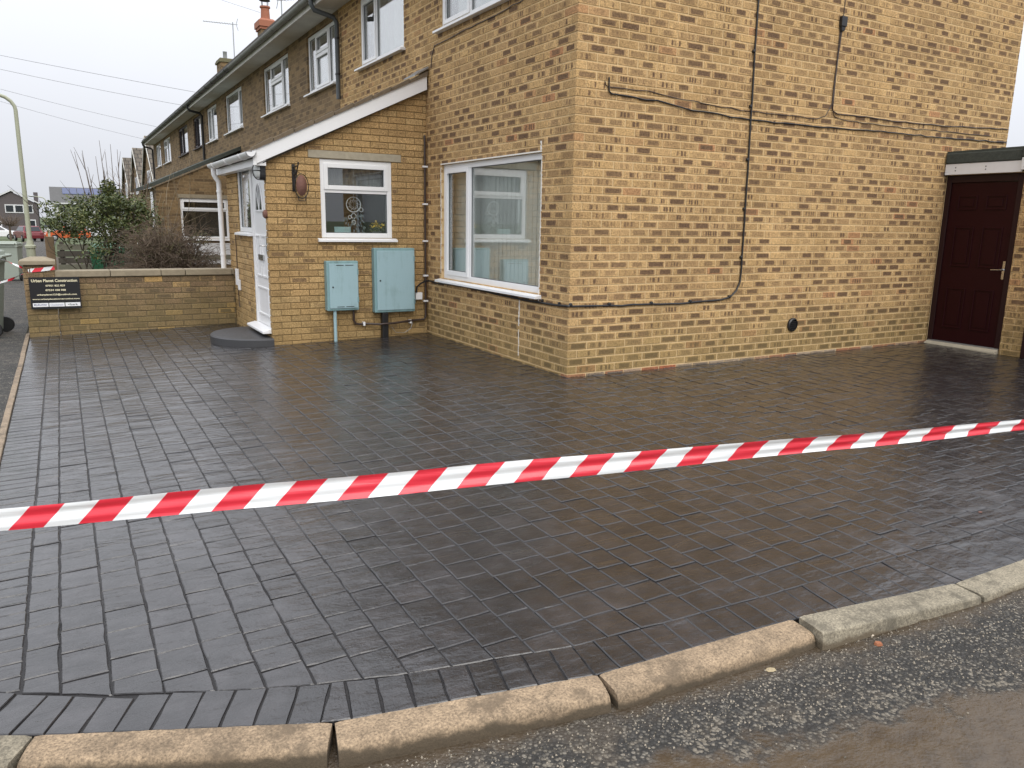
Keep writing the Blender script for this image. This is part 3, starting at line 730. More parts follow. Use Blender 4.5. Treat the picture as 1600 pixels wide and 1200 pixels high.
# ================================================================== END OF TERRACE HOUSE
house = empty('brick_house', (3.4, 3.3, 0), 'buff brick end house with lean-to porch and blank gable wall beside the drive', 'house', 'terraced houses')
EAVE = 4.62
gw = (-2.79, -.535, .735, 2.07); w0 = (-2.83, -.6, 3.58, 4.50); w1 = (-5.62, -3.92, 3.58, 4.50)
fholes = [gw, w0, w1]; H1 = 6.58
m_ = MB()
slab(m_, FACADE, -H1, -.0042, -.35, EAVE, fholes, -.12, -.0042)                                        # mortar core, brick faces stand proud of it
slab(m_, GABLE, .1205, 6.785, -.35, 4.75, [], -.12, -.0042)
m_.build('wall_core', 'mortar', house, origin=(0, 0, 0))
m_ = MB(); m_.prism([(.0, .008, 4.752), (6.79, .008, 4.752), (3.4, .008, 7.35)], (0, .11, 0)); m_.build('gable_top', 'flat_brick', house)
m_ = MB(); m_.box(6.68, 6.78, .125, 6.5, -.3, 4.75); m_.box(.125, 6.68, H1-.1, H1-.001, -.3, 4.6); m_.build('rear_wall', 'flat_brick', house)
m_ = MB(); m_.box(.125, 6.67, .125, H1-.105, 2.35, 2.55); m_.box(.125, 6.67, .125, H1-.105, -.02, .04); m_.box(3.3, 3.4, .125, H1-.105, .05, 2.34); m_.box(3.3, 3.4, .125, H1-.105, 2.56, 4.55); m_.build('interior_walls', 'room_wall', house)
bricks = []
bricks += courses(GABLE, 0, 6.785, -.042, 4.70, [], 'house_brick', 0., .1125, corner=lambda k, a, b: a < .001 and k % 2 == 0, first='plinth_brick')
odd_off = -.215; even_off = -.3275
fb = courses(FACADE, -H1, -.0001, -.042, EAVE-.03, fholes+[(-H1, -PY-.02, -1, 3.05), (-.111, .1, -1, 9)], 'house_brick', even_off, odd_off)
bricks += fb
# odd rows: the facade stretcher turns the corner; even rows show the gable brick's end
k = 0; v = -.042
frF = Matrix(((0, 0, -1, 0), (-1, 0, 0, 0), (0, 1, 0, 0), (0, 0, 0, 1)))
bricks = [b_ for b_ in bricks if not (abs(b_['mtx'].translation.y) < .01 and 0 < b_['mtx'].translation.x < .105 and len(b_['poly']) == 4 and (max(p[0] for p in b_['poly'])-min(p[0] for p in b_['poly'])) < .11)]
while v < EAVE-.05:
    if k % 2 == 1:
        poly = [(-.1075, -.0325), (.1075, -.0325), (.1075, .0325), (-.1075, .0325)]
        bricks = [b_ for b_ in bricks if not (abs(b_['mtx'].translation.x) < .01 and b_['mtx'].translation.y < .22 and abs(b_['mtx'].translation.z-v-.0325) < .02)]
        bricks.append(dict(poly=poly, mtx=Matrix.Translation((random.uniform(-.001, .001), .1075, v+.0325)) @ frF, depth=.1025, bev=.0035, mat='plinth_brick' if k < 1 else 'house_brick', name='brick', key=None))
    k += 1; v += .075
# porch walls
PEND = 5.62
pwin = (-1.335, -.455, 1.20, 2.10)
SL = .472; roof_v = lambda u: 2.985+SL*u*1.0-.02                # top of the brickwork under the bargeboard
ph = [pwin, (-1.47, -.33, 2.103, 2.195)]
pfh = [(-4.93, -3.33, 1.235, 2.06), (-4.16, -3.33, .10, 1.235), (-5.05, -3.25, 2.063, 2.16)]
m_ = MB(); PB = -.10
for u_a, u_b in ((PX+.009, -1.335), (-1.335, -.455), (-.455, -.01)):
    for (b0, b1) in (((PB-.2, 1.20), (2.10, None)) if u_a == -1.335 else ((PB-.2, None),)):
        ta = b1 if b1 else roof_v(u_a); tb = b1 if b1 else roof_v(u_b)
        m_.hexa([PSIDE.pt(*q) for q in [(u_a, b0, -.1), (u_b, b0, -.1), (u_b, tb, -.1), (u_a, ta, -.1), (u_a, b0, -.008), (u_b, b0, -.008), (u_b, tb, -.008), (u_a, ta, -.008)]])
slab(m_, PFRONT, -PEND, -PY-.11, PB-.2, 2.19, pfh, -.1, -.008)
m_.box(PX+.1, -.01, PEND-.1, PEND-.001, -.3, 2.2)
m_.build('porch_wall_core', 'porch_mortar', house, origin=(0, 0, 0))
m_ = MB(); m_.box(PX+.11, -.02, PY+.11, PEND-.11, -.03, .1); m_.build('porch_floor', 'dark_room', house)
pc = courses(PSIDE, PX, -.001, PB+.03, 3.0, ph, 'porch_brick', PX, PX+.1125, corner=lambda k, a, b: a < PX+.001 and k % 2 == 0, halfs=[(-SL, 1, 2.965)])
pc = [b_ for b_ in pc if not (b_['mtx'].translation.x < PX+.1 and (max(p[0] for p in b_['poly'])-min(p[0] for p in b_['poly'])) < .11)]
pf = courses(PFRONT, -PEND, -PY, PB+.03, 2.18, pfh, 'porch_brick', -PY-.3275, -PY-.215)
pf = [b_ for b_ in pf if not (round((b_['mtx'].translation.z-PB-.0625)/.075) % 2 == 0 and b_['mtx'].translation.y < PY+.09 and (max(p[0] for p in b_['poly'])-min(p[0] for p in b_['poly'])) < .111)]
# facade rows of the porch that turn the corner get full depth
for b_ in pf:
    if b_['mtx'].translation.y < PY+.13: b_['depth'] = .1025; b_['key'] = None
for b_ in bricks+pc+pf: b_['parent'] = house
emit(bricks+pc+pf, house, 'brickwork', 300)
# --- windows
def cells3(u0, u1, v0, v1, f1, f2, vt):
    a, b_ = u0+(u1-u0)*f1, u0+(u1-u0)*f2; return [(u0, a, v0, v1, False), (a, b_, v0, vt, True), (a, b_, vt, v1, True), (b_, u1, v0, v1, False)]
gwo = window(house, FACADE, *gw, cells=[(gw[0], -2.11, gw[2], gw[3], True), (-2.11, gw[1], gw[2], gw[3], False)], back=None, label='wide white casement window under a plain head, beside the house corner', fw=.062)
window(house, FACADE, *w0, cells=[(w0[0], -2.12, w0[2], w0[3], True), (-2.12, w0[1], w0[2], w0[3], False)])
window(house, FACADE, *w1, cells=[(w1[0], -5.0, w1[2], w1[3], True), (-5.0, w1[1], w1[2], w1[3], False)])
window(house, PSIDE, *pwin, cells=[(pwin[0], pwin[1], pwin[2], 1.745, False), (pwin[0], pwin[1], 1.745, pwin[3], True)], back=None, fw=.058, w=-.02, sillout=.05, name='porch_window')
MB().pbox(FACADE, gw[0]-.012, gw[1]+.006, gw[3]+.001, gw[3]+.014, -.03, .004).build('head_seal', 'sealant', gwo)
# messy sealant line and filled crack by the wide window
m_ = MB()
def wavy(pl, pts, wdt, hgt, step=.02):
    out = []
    for (a, b_), (c, d) in zip(pts, pts[1:]):
        n = max(1, int(math.hypot(c-a, d-b_)/step))
        for i in range(n): t = i/n; out.append((a+(c-a)*t+random.gauss(0, .003), b_+(d-b_)*t))
    m_ = MB()
    for (a, b_), (c, d) in zip(out, out[1:]):
        k = wdt*random.uniform(.4, 1.4); m_.pbox(pl, a-k, a+k, min(b_, d), max(b_, d)+.001, -.004, hgt*random.uniform(.6, 1))
    m_.build('sealant', 'sealant', gwo)
wavy(FACADE, [(-.525, .66), (-.527, 2.05)], .006, .0045); wavy(FACADE, [(-.55, 2.09), (-.545, 2.19)], .012, .0045)
wavy(FACADE, [(-.895, .07), (-.90, .36)], .0045, .004); wavy(FACADE, [(-.898, .38), (-.893, .665)], .008, .005)
wavy(FACADE, [(-2.80, .80), (-2.80, 2.06)], .004, .004)

# --- porch joinery: lintels, door, side light
MB().pbox(PSIDE, -1.465, -.335, 2.106, 2.192, -.05, .004).build('lintel', 'concrete', house, bevel=.004)
MB().pbox(PFRONT, -5.04, -3.26, 2.066, 2.155, -.05, .004).build('lintel', 'concrete', house, bevel=.004)
window(house, PFRONT, -4.93, -4.17, 1.24, 2.055, cells=[(-4.93, -4.17, 1.24, 2.055, False)], back='curtain', fw=.055, w=-.02, name='side_light', sillout=.05, backw=-.16)
D0, D1 = -4.165, -3.335
m_ = MB(); m_.pbox(PFRONT, D0, D0+.06, .14, 2.055, -.09, -.015); m_.pbox(PFRONT, D1-.06, D1, .14, 2.055, -.09, -.015); m_.pbox(PFRONT, D0+.06, D1-.06, 1.995, 2.055, -.09, -.015)
dfr = m_.build('door_frame', 'white_plastic', house, bevel=.004)
MB().prism([PFRONT.pt(D0-.03, .14, -.09), PFRONT.pt(D0-.03, .14, .0), PFRONT.pt(D0-.03, .115, .10), PFRONT.pt(D0-.03, .09, .10), PFRONT.pt(D0-.03, .09, -.09)], PFRONT.X*(D1-D0+.06)).build('threshold', 'white_plastic', dfr, bevel=.003)
door = MB().pbox(PFRONT, D0+.062, D1-.062, .145, 1.993, -.075, -.03).build('porch_door', 'white_plastic', house, bevel=.003)
dc = (D0+D1)/2
m_ = MB()
def ring(pl, a0, a1, b0, b1, w_, t=.022, h=.012):
    m_.pbox(pl, a0, a0+t, b0, b1, w_, w_+h); m_.pbox(pl, a1-t, a1, b0, b1, w_, w_+h); m_.pbox(pl, a0+t, a1-t, b0, b0+t, w_, w_+h); m_.pbox(pl, a0+t, a1-t, b1-t, b1, w_, w_+h)
ring(PFRONT, D0+.13, D1-.13, .26, .60, -.03); ring(PFRONT, D0+.13, dc-.03, .72, 1.22, -.03); ring(PFRONT, dc+.03, D1-.13, .72, 1.22, -.03)
m_.build('panel_moulding', 'white_plastic', door, bevel=.003)
m_ = MB(); pts = [PFRONT.pt(dc+.17*math.cos(t), 1.50+.30*math.sin(t), -.028) for t in [math.pi*i/14 for i in range(15)]]
m_.prism(pts, PFRONT.out*.006); m_.build('fanlight', 'car_glass', door)
m_ = MB(); m_.tube([PFRONT.pt(dc+.185*math.cos(t), 1.50+.315*math.sin(t), -.024) for t in [math.pi*i/16 for i in range(17)]]+[PFRONT.pt(dc+.185, 1.5, -.024)], .012, 6)
for t in (50, 90, 130): m_.tube([PFRONT.pt(dc, 1.5, -.022), PFRONT.pt(dc+.17*math.cos(R(t)), 1.5+.3*math.sin(R(t)), -.022)], .006, 5)
m_.build('fanlight_frame', 'white_plastic', door)
m_ = MB(); m_.pbox(PFRONT, dc-.13, dc+.13, .92, .99, -.03, -.012); m_.build('letterbox', 'chrome', door, bevel=.004)
m_ = MB(); m_.pbox(PFRONT, D1-.115, D1-.08, 1.0, 1.22, -.03, -.018); m_.tube([PFRONT.pt(D1-.097, 1.10, -.02), PFRONT.pt(D1-.097, 1.10, .03), PFRONT.pt(D1-.2, 1.10, .035)], .009, 8); m_.build('door_handle', 'chrome', door)
# --- porch roof, bargeboard, gutter and downpipe
xa = -2.06; za = 2.985+SL*xa                                      # lower end of the slope
m_ = MB(); 
m_.prism([(xa, PY-.06, za+.05), (-.012, PY-.06, za+.05-SL*(xa+.012)), (-.012, PY-.06, za+.115-SL*(xa+.012)), (xa-.05, PY-.06, za+.10)], (0, 2.51, 0)); pr_ = m_.build('porch_roof', 'roof_tile', house)
for i in range(9):
    t0, t1 = i/9, (i+1)/9-.004; x0_, x1_ = xa-.04+(-.014-xa+.04)*t0, xa-.04+(-.014-xa+.04)*t1; f_ = lambda q: za+.145+SL*(q-xa)
    MB().prism([(x0_, PY-.105, f_(x0_)), (x1_, PY-.105, f_(x1_)), (x1_, PY-.105, f_(x1_)+.052), (x0_, PY-.105, f_(x0_)+.034)], (0, .10, 0)).build('verge_tile', 'verge_tile', pr_)
m_ = MB(); m_.prism([(xa+.0, PY-.085, za-.012), (-.022, PY-.085, 2.985-.022*SL-.012), (-.022, PY-.085, 3.127), (xa, PY-.085, za+.138)], (0, .022, 0))
m_.box(xa-.035, xa, PY-.09, PY-.055, za-.03, za+.15); m_.build('bargeboard', 'white_plastic', house, bevel=.003)
m_ = MB(); m_.prism([(xa+.07, PY-.06, za-.005), (-.02, PY-.06, 2.965), (-.02, PY-.06, 2.977), (xa+.07, PY-.06, za+.007)], (0, .058, 0)); m_.build('verge_soffit', 'old_timber', house)
m_ = MB(); m_.prism([(xa+.002, PY-.06, za-.03), (PX-.002, PY-.06, za-.03), (PX-.002, PY-.06, za+.12), (xa+.002, PY-.06, za+.12)], (0, 2.55, 0)); m_.build('eaves_board', 'white_plastic', house, bevel=.003)
def half_gutter(y0, y1, x, z, r, name, mat_, par, brackets=True):
    m_ = MB(); n = 12
    for k_, rr in ((0, r), (1, r-.006)): pass
    prof = [(math.cos(math.pi+math.pi*i/n)*r, math.sin(math.pi+math.pi*i/n)*r) for i in range(n+1)]
    inn = [(a*(1-.008/r), b_*(1-.008/r)+.001) for a, b_ in prof[::-1]]
    m_.prism([(x+a, y0, z+b_) for a, b_ in prof+inn], (0, y1-y0, 0))
    for ye in (y0, y1-.006): m_.prism([(x+a*.99, ye, z+b_*.99) for a, b_ in prof], (0, .006, 0))
    go = m_.build(name, mat_, par)
    if brackets:
        y = y0+.4
        while y < y1-.1:
            MB().prism([(x+a*1.12, y, z+b_*1.12) for a, b_ in prof]+[(x+a*.99, y, z+b_*.99) for a, b_ in prof[::-1]], (0, .035, 0)).build('gutter_bracket', mat_, go); y += .9
    return go
gx = xa-.065; gz = za+.105
half_gutter(PY-.13, 5.68, gx, gz, .058, 'porch_gutter', 'white_plastic', house)
m_ = MB(); yd = 5.52; m_.lathe((gx, yd, gz-.10), [(.034, 0), (.034, .05), (.045, .06)], 14)
m_.tube([(gx, yd, gz-.05), (gx, yd, gz-.13), (gx+.025, yd, gz-.18), (gx+.055, yd, gz-.22), (gx+.06, yd, gz-.27), (gx+.06, yd, -.035)], .034, 14)
dpw = m_.build('porch_downpipe', 'white_plastic', house, smooth=True)
for z in (.9, 1.75): MB().lathe((gx+.06, yd, z), [(.039, 0), (.039, .03)], 14).build('pipe_clip', 'white_plastic', dpw)
MB().lathe((gx+.06, yd, -.035), [(.040, 0), (.040, .05)], 14).build('pipe_shoe', 'white_plastic', dpw)
m_ = MB(); m_.prism([(-.014, PY-.115, za+.215-SL*xa), (-.19, PY-.115, za+.115-SL*xa), (-.19, PY-.115, za+.125-SL*xa), (-.014, PY-.115, za+.24-SL*xa)], (0, .35, 0)); m_.build('lead_flashing', 'steel', pr_)
# --- eaves, gutter and roof over this house
def eaves(par, y0, y1, gut='old_gutter'):
    m_ = MB(); m_.box(-.36, -.002, y0, y1, EAVE-.045, EAVE-.025); m_.build('soffit', 'soffit', par)
    m_ = MB(); m_.box(-.385, -.362, y0, y1, EAVE-.06, EAVE+.10); m_.build('fascia', 'fascia_old', par)
    half_gutter(y0+.001, y1-.001, -.445, EAVE+.06, .057, 'gutter', gut, par)
    m_ = MB(); rz = 7.4
    m_.prism([(-.47, y0, EAVE+.085), (3.4, y0, rz), (7.2, y0, EAVE+.085), (7.2, y0, EAVE+.17), (3.4, y0, rz+.1), (-.47, y0, EAVE+.13)], (0, y1-y0, 0))
    return m_.build('roof', 'roof_tile', par)
eaves(house, -.06, H1)
def down(par, y, z0, mat_='grey_plastic'):
    m_ = MB(); m_.tube([(-.445, y, EAVE+.01), (-.445, y, EAVE-.06), (-.40, y, EAVE-.13), (-.11, y, EAVE-.19), (-.06, y, EAVE-.26), (-.06, y, z0)], .036, 12)
    o = m_.build('downpipe', mat_, par, smooth=True)
    for z in (z0+.35, EAVE-.5): MB().lathe((-.06, y, z), [(.041, 0), (.041, .03)], 12).build('pipe_clip', 'black_plastic', o)
down(house, 6.46, 3.25)

# ================================================================== THE OTHER HOUSES OF THE TERRACE
def chimney(par, x, y, z0, z1, sx, sy, style):
    m_ = MB(); m_.box(x-sx, x+sx, y-sy, y+sy, z0, z1)
    ch = m_.build('chimney', 'flat_brick', par)
    if style == 'red':
        m_ = MB(); m_.box(x-sx-.05, x+sx+.05, y-sy-.05, y+sy+.05, z1+.001, z1+.09); m_.box(x-sx-.09, x+sx+.09, y-sy-.09, y+sy+.09, z1+.092, z1+.30)
        m_.hexa([(x-sx-.06, y-sy-.06, z1+.301), (x+sx+.06, y-sy-.06, z1+.301), (x+sx+.06, y+sy+.06, z1+.301), (x-sx-.06, y+sy+.06, z1+.301), (x-.22, y-.22, z1+.40), (x+.22, y-.22, z1+.40), (x+.22, y+.22, z1+.40), (x-.22, y+.22, z1+.40)])
        m_.build('chimney_head', 'terracotta', ch)
        MB().lathe((x, y, z1+.40), [(.17, 0), (.15, .38), (.19, .40), (.19, .45)], 16).build('chimney_pot', 'terracotta', ch, smooth=True)
        m_ = MB(); 
        for a in range(4): m_.tube([(x+.13*math.cos(a*1.57+.4), y+.13*math.sin(a*1.57+.4), z1+.83), (x+.15*math.cos(a*1.57+.4), y+.15*math.sin(a*1.57+.4), z1+1.06)], .012, 5)
        m_.lathe((x, y, z1+1.05), [(.20, 0), (.19, .03), (.03, .09)], 16); m_.build('cowl', 'black_iron', ch)
    else:
        m_ = MB(); m_.box(x-sx-.06, x+sx+.06, y-sy-.06, y+sy+.06, z1+.001, z1+.10); m_.box(x-sx-.02, x+sx+.02, y-sy-.02, y+sy+.02, z1+.101, z1+.17); m_.build('chimney_head', 'mossy_stone', ch)
        MB().lathe((x, y, z1+.17), [(.09, 0), (.09, .34), (.10, .36)], 12).build('chimney_pot', 'steel', ch, smooth=True)
    return ch
def terrace(y0, y1, label, wins, dp=None, porch=None):
    h = empty('brick_house', (3.4, (y0+y1)/2, zt(y0)), label, 'house', 'terraced houses')
    zb = zt(y1)-.3; holes = [(-b_, -a, 3.56, 4.49) for a, b_, *_ in wins]
    m_ = MB(); slab(m_, FACADE, -y1+.001, -y0-.001, zb, EAVE, holes, -.12, 0.); m_.build('wall', 'flat_brick', h, origin=(0, 0, 0))
    MB().box(6.68, 6.78, y0+.002, y1-.002, zb, EAVE).build('rear_wall', 'flat_brick', h)
    if y1 > 33: MB().box(.125, 6.67, y1-.11, y1-.002, zb, EAVE).build('end_wall', 'flat_brick', h)
    m_ = MB(); m_.box(.6, .7, y0+.01, y1-.01, zb, EAVE); m_.build('interior_wall', 'room_wall', h)
    for a, b_, style, frame in wins:
        u0, u1, v0, v1 = -b_, -a, 3.56, 4.49; fr_ = 'brown_frame' if frame == 'b' else 'white_plastic'
        if style == '3': cs = cells3(u0, u1, v0, v1, .27, .73, v0+.58)
        elif style == '2': cs = [(u0, u0+(u1-u0)*.38, v0, v1, True), (u0+(u1-u0)*.38, u1, v0, v1, False)]
        elif style == 'r': cs = [(u0, u0+(u1-u0)*.76, v0, v1, False), (u0+(u1-u0)*.76, u1, v0, v1, True)]
        else: cs = [(u0, u0+(u1-u0)*.5, v0, v0+.6, False), (u0, u0+(u1-u0)*.5, v0+.6, v1, True), (u0+(u1-u0)*.5, u1, v0, v1, False)]
        window(h, FACADE, u0, u1, v0, v1, cs, fr_)
    eaves(h, y0+.002, y1-.002, 'black_plastic' if y0 > 12 else 'old_gutter')
    if dp is not None: down(h, dp, 3.1, 'black_plastic')
    return h
hB = terrace(H1+.01, 12.95, 'second house of the terrace, with two white three-light windows above the porch roof', [(6.75, 8.38, '3', 'w'), (9.66, 11.78, '3', 'w')])
hC = terrace(12.96, 19.75, 'middle house of the terrace with dark-edged brick porch and white framed porch window', [(14.03, 16.17, 'r', 'w'), (17.47, 19.1, '2', 'w')], dp=19.6)
hD = terrace(19.76, 26.6, 'fourth house of the terrace, with brown upstairs frames and a red-capped chimney', [(20.3, 21.75, '2', 'b'), (23.16, 25.35, '2', 'b')])
hE = terrace(26.61, 34.0, 'far end house of the terrace with white windows and a grey stone chimney cap', [(27.9, 30.2, 't', 'w'), (31.25, 33.0, '2', 'w')], dp=33.85)
chimney(hD, 3.25, 25.3, 6.6, 8.2, .24, .32, 'red'); chimney(hE, 3.2, 33.2, 6.6, 8.28, .30, .5, 'grey'); chimney(hC, 3.3, 19.0, 6.6, 8.1, .4, .5, 'grey')
# lean-to porches of the neighbours
NY_ = 14.5; PN = Plane((0, NY_, 0), (0, -1, 0)); nw = (-1.46, -.36, .90, 1.86)
m_ = MB(); slab(m_, PN, -1.97, -.003, zt(NY_)-.2, 2.10, [nw], -.1, 0.); m_.prism([(-1.97, NY_, 2.101), (-.003, NY_, 2.101), (-.003, NY_, 2.98)], (0, .1, 0)); m_.box(-1.97, -1.87, NY_+.101, 18.5, zt(18)-.2, 2.1); m_.build('porch_wall', 'flat_brick', hC)
m_ = MB(); m_.prism([(-2.1, NY_-.08, 2.07), (-.003, NY_-.08, 3.04), (-.003, NY_-.08, 3.13), (-2.12, NY_-.08, 2.15)], (0, 4.2, 0)); m_.build('porch_roof', 'felt', hC)
window(hC, PN, *nw, cells=[(nw[0], nw[1], nw[2], 1.58, False), (nw[0], nw[1], 1.58, nw[3], True)], back='dark_room', name='porch_window', backw=-.5)  # its backing is a dark sheet standing in for the unlit porch interior
MB().pbox(PN, -1.5, -.3, 1.862, 1.95, .002, .012).build('lintel', 'coping', hC)
MB().pbox(PN, -1.62, -.30, .28, .80, .004, .02).build('white_panel', 'far_white', hC)
m_ = MB(); m_.box(-2.0, -1.985, 15.0, 15.5, 1.0, 2.0); m_.build('side_light', 'white_plastic', hC)

# three gabled houses further up the street, and two across the far junction
def gabled(x0, x1, yc, hw, zr, ze, label, chim=False):
    h = empty('gabled_house', ((x0+x1)/2, yc, zt(yc)), label, 'house', 'gabled houses beyond the terrace')
    zb = zt(yc)-.3
    m_ = MB(); m_.box(x0+.12, x1, yc-hw+.25, yc+hw-.25, zb, ze+.1); m_.prism([(x0+.12, yc-hw+.25, ze+.1), (x0+.12, yc+hw-.25, ze+.1), (x0+.12, yc, zr-.12)], (x1-x0-.2, 0, 0)); m_.build('wall', 'flat_brick', h)
    m_ = MB(); m_.prism([(x0, yc-hw, ze), (x0, yc, zr), (x0, yc+hw, ze), (x0, yc+hw, ze+.12), (x0, yc, zr+.13), (x0, yc-hw, ze+.12)], (x1-x0, 0, 0)); rf = m_.build('roof', 'tiles', h)
    m_ = MB(); m_.prism([(x0-.03, yc-hw, ze-.03), (x0-.03, yc, zr-.03), (x0-.03, yc+hw, ze-.03), (x0-.03, yc+hw, ze+.1), (x0-.03, yc, zr+.11), (x0-.03, yc-hw, ze+.1)], (.028, 0, 0)); m_.build('bargeboard', 'soffit', h)
    m_ = MB(); m_.box(x0+.05, x1, yc-hw-.1, yc-hw, ze-.02, ze+.08); m_.tube([(x0+.3, yc-hw+.17, ze), (x0+.3, yc-hw+.17, zb+.3)], .05, 8); m_.build('gutter', 'white_paint', h)
    f = Plane((x0+.12, 0, 0), (-1, 0, 0))
    m_ = MB(); m_.pbox(f, -yc-.7, -yc+.7, ze-.2, ze+.8, .002, .04); wn = m_.build('window', 'white_plastic', h)
    for s in (-1, 1): MB().pbox(f, -yc-.62+(s+1)*.32, -yc-.04+(s+1)*.32, ze-.12, ze+.72, .041, .045).build('pane', 'car_glass', wn)
    if chim: chimney(h, x0+2.6, yc, zr-.4, zr+1.9, .4, .4, 'grey')
gabled(0.15, 7, 39.6, 3.2, 5.35, 2.95, 'nearest of the gabled houses past the terrace, tallest roof of the three')
gabled(0.1, 7, 46.6, 3.2, 5.25, 2.9, 'middle gabled house past the terrace, with a white gutter pipe', True)
gabled(0.0, 7, 53.4, 3.2, 5.1, 2.8, 'farthest of the stepped gabled houses past the terrace')
# ---- far houses across the junction
fh = empty('clad_house', (-10.2, 146, zt(146)), 'far house with dark cladding under a white-edged gable beyond the lamp post', 'house')
zb = zt(146)-.2
m_ = MB(); m_.box(-13.6, -6.9, 142, 152, zb, 3.1); m_.build('wall', 'far_clad', fh)
m_ = MB(); m_.prism([(-13.6, 142, 3.101), (-6.9, 142, 3.101), (-10.25, 142, 4.85)], (0, 10, 0)); m_.build('gable', 'far_clad', fh)
m_ = MB(); m_.prism([(-14.1, 141.7, 2.95), (-10.25, 141.7, 4.98), (-6.4, 141.7, 2.95), (-6.4, 141.7, 3.13), (-10.25, 141.7, 5.2), (-14.1, 141.7, 3.13)], (0, .28, 0)); m_.build('bargeboard', 'far_white', fh)
m_ = MB(); m_.prism([(-14.1, 142, 3.0), (-10.25, 142, 5.03), (-6.4, 142, 3.0), (-6.4, 142, 3.16), (-10.25, 142, 5.23), (-14.1, 142, 3.16)], (0, 10, 0)); rf = m_.build('roof', 'slate', fh)
m_ = MB(); m_.box(-7.3, -6.7, 143, 144.2, 3.0, 4.9); m_.build('chimney', 'far_clad', rf)
for a, b_, z0, z1 in ((-13.4, -12.2, 1.6, 2.9), (-11.3, -7.5, 1.6, 2.9), (-13.4, -11.9, -1.2, .3), (-8.5, -7.3, -1.3, .6)):
    wn = MB().box(a, b_, 141.92, 141.998, z0, z1).build('window', 'far_white', fh); n = 3 if b_-a > 2 else 1
    for i in range(n): MB().box(a+(b_-a)*i/n+.14, a+(b_-a)*(i+1)/n-.14, 141.88, 141.918, z0+.16, z1-.16).build('pane', 'car_glass', wn)
sh = empty('solar_roof_house', (-.3, 146, zt(146)), 'far white house with a row of solar panels on its slate roof', 'house')
m_ = MB(); m_.box(-4.6, 6.4, 143, 151, zb, 3.2); m_.build('wall', 'far_white', sh)
m_ = MB(); m_.prism([(-5.05, 142.3, 3.2), (-5.05, 147, 5.75), (-5.05, 151.7, 3.2), (-5.05, 151.7, 3.4), (-5.05, 147, 5.98), (-5.05, 142.3, 3.4)], (11.9, 0, 0)); rf = m_.build('roof', 'slate', sh)
m_ = MB(); m_.box(-5.05, 6.85, 142.2, 142.298, 3.17, 3.37); m_.build('gutter', 'far_white', sh)
for i in range(6):
    a = -3.2+i*1.08; y1_, y2_ = 144.75, 146.55; zz_ = lambda y: 3.42+(y-142.3)*.549+.04
    MB().hexa([(a, y1_, zz_(y1_)), (a+1.0, y1_, zz_(y1_)), (a+1.0, y2_, zz_(y2_)), (a, y2_, zz_(y2_)), (a, y1_, zz_(y1_)+.06), (a+1.0, y1_, zz_(y1_)+.06), (a+1.0, y2_, zz_(y2_)+.06), (a, y2_, zz_(y2_)+.06)]).build('solar_panel', 'solar', rf)
for a, b_ in ((-4.3, -1.2), (1.6, 4.6)):
    wn = MB().box(a, b_, 142.92, 142.998, 1.75, 3.1).build('window', 'far_white', sh)
    for c0, c1 in ((.1, .28), (.33, .67), (.72, .9)): MB().box(a+(b_-a)*c0, a+(b_-a)*c1, 142.88, 142.918, 1.9, 2.98).build('pane', 'car_glass', wn)
m_ = MB(); m_.box(-5.6, -4.9, 96, 97.2, zt(96)-.1, zt(96)+1.35); m_.prism([(-5.7, 95.9, zt(96)+1.351), (-4.8, 95.9, zt(96)+1.351), (-4.8, 95.9, zt(96)+1.45), (-5.25, 95.9, zt(96)+1.75), (-5.7, 95.9, zt(96)+1.45)], (0, 1.4, 0), 1)
m_.build('utility_cabinet', ['far_white', 'grey_plastic'], label='small pale roadside cabinet with a dark lid in the far street', cat='cabinet')

# ================================================================== SIDE OUTBUILDING WITH THE MAROON DOOR
ob = empty('brick_outbuilding', (7, -1.8, 0), 'flat-roofed brick outbuilding against the gable with felt roof edge and white fascia', 'outbuilding')
OP = Plane((5.55, 0, 0), (-1, 0, 0))           # u=-y
dh = (.012, .92, -.03, 2.075)
m_ = MB(); slab(m_, OP, .01, 1.16, -.3, 2.09, [dh], -.1, -.008); m_.box(5.56, 5.66, -3.6, -2.9, -.3, 2.09); m_.box(5.56, 5.66, -2.9, -1.17, 2.0, 2.09); m_.build('wall_core', 'mortar', ob, origin=(0, 0, 0))
emit(courses(OP, .01, 1.16, -.02, 2.08, [dh], 'house_brick', .945, .83), ob, 'brickwork', 300)
m_ = MB(); m_.box(5.67, 9.4, -3.6, -3.5, -.2, 2.09); m_.box(9.3, 9.4, -3.49, -.01, -.2, 2.09); m_.build('far_walls', 'flat_brick', ob)
m_ = MB(); m_.box(5.58, 5.60, -2.88, -1.19, -.02, 1.99); gd = m_.build('garage_door', 'brown_frame', ob)
m_ = MB(); m_.box(5.53, 5.57, -1.235, -1.172, -.02, 1.99); m_.build('garage_jamb', 'brown_frame', ob)
m_ = MB(); m_.pbox(OP, .013, .075, .03, 2.07, -.09, -.012); m_.pbox(OP, .855, .918, .03, 2.07, -.09, -.012); m_.pbox(OP, .075, .855, 1.985, 2.07, -.09, -.012); m_.build('door_frame', 'brown_frame', ob, bevel=.004)
sdr = MB().pbox(OP, .078, .852, .045, 1.982, -.075, -.03).build('side_door', 'maroon', ob, bevel=.003, label='dark maroon six-panel door')
for (a, b_) in ((.175, .415), (.515, .755)):
    for (z0, z1) in ((.22, .72), (.98, 1.46), (1.66, 1.83)):
        m_ = MB(); ring(OP, a, b_, z0, z1, -.03, .018, .010); m_.build('panel_moulding', 'maroon', sdr, bevel=.004)
        MB().pbox(OP, a+.045, b_-.045, z0+.04, z1-.04, -.029, -.022).build('door_panel', 'maroon', sdr, bevel=.003)
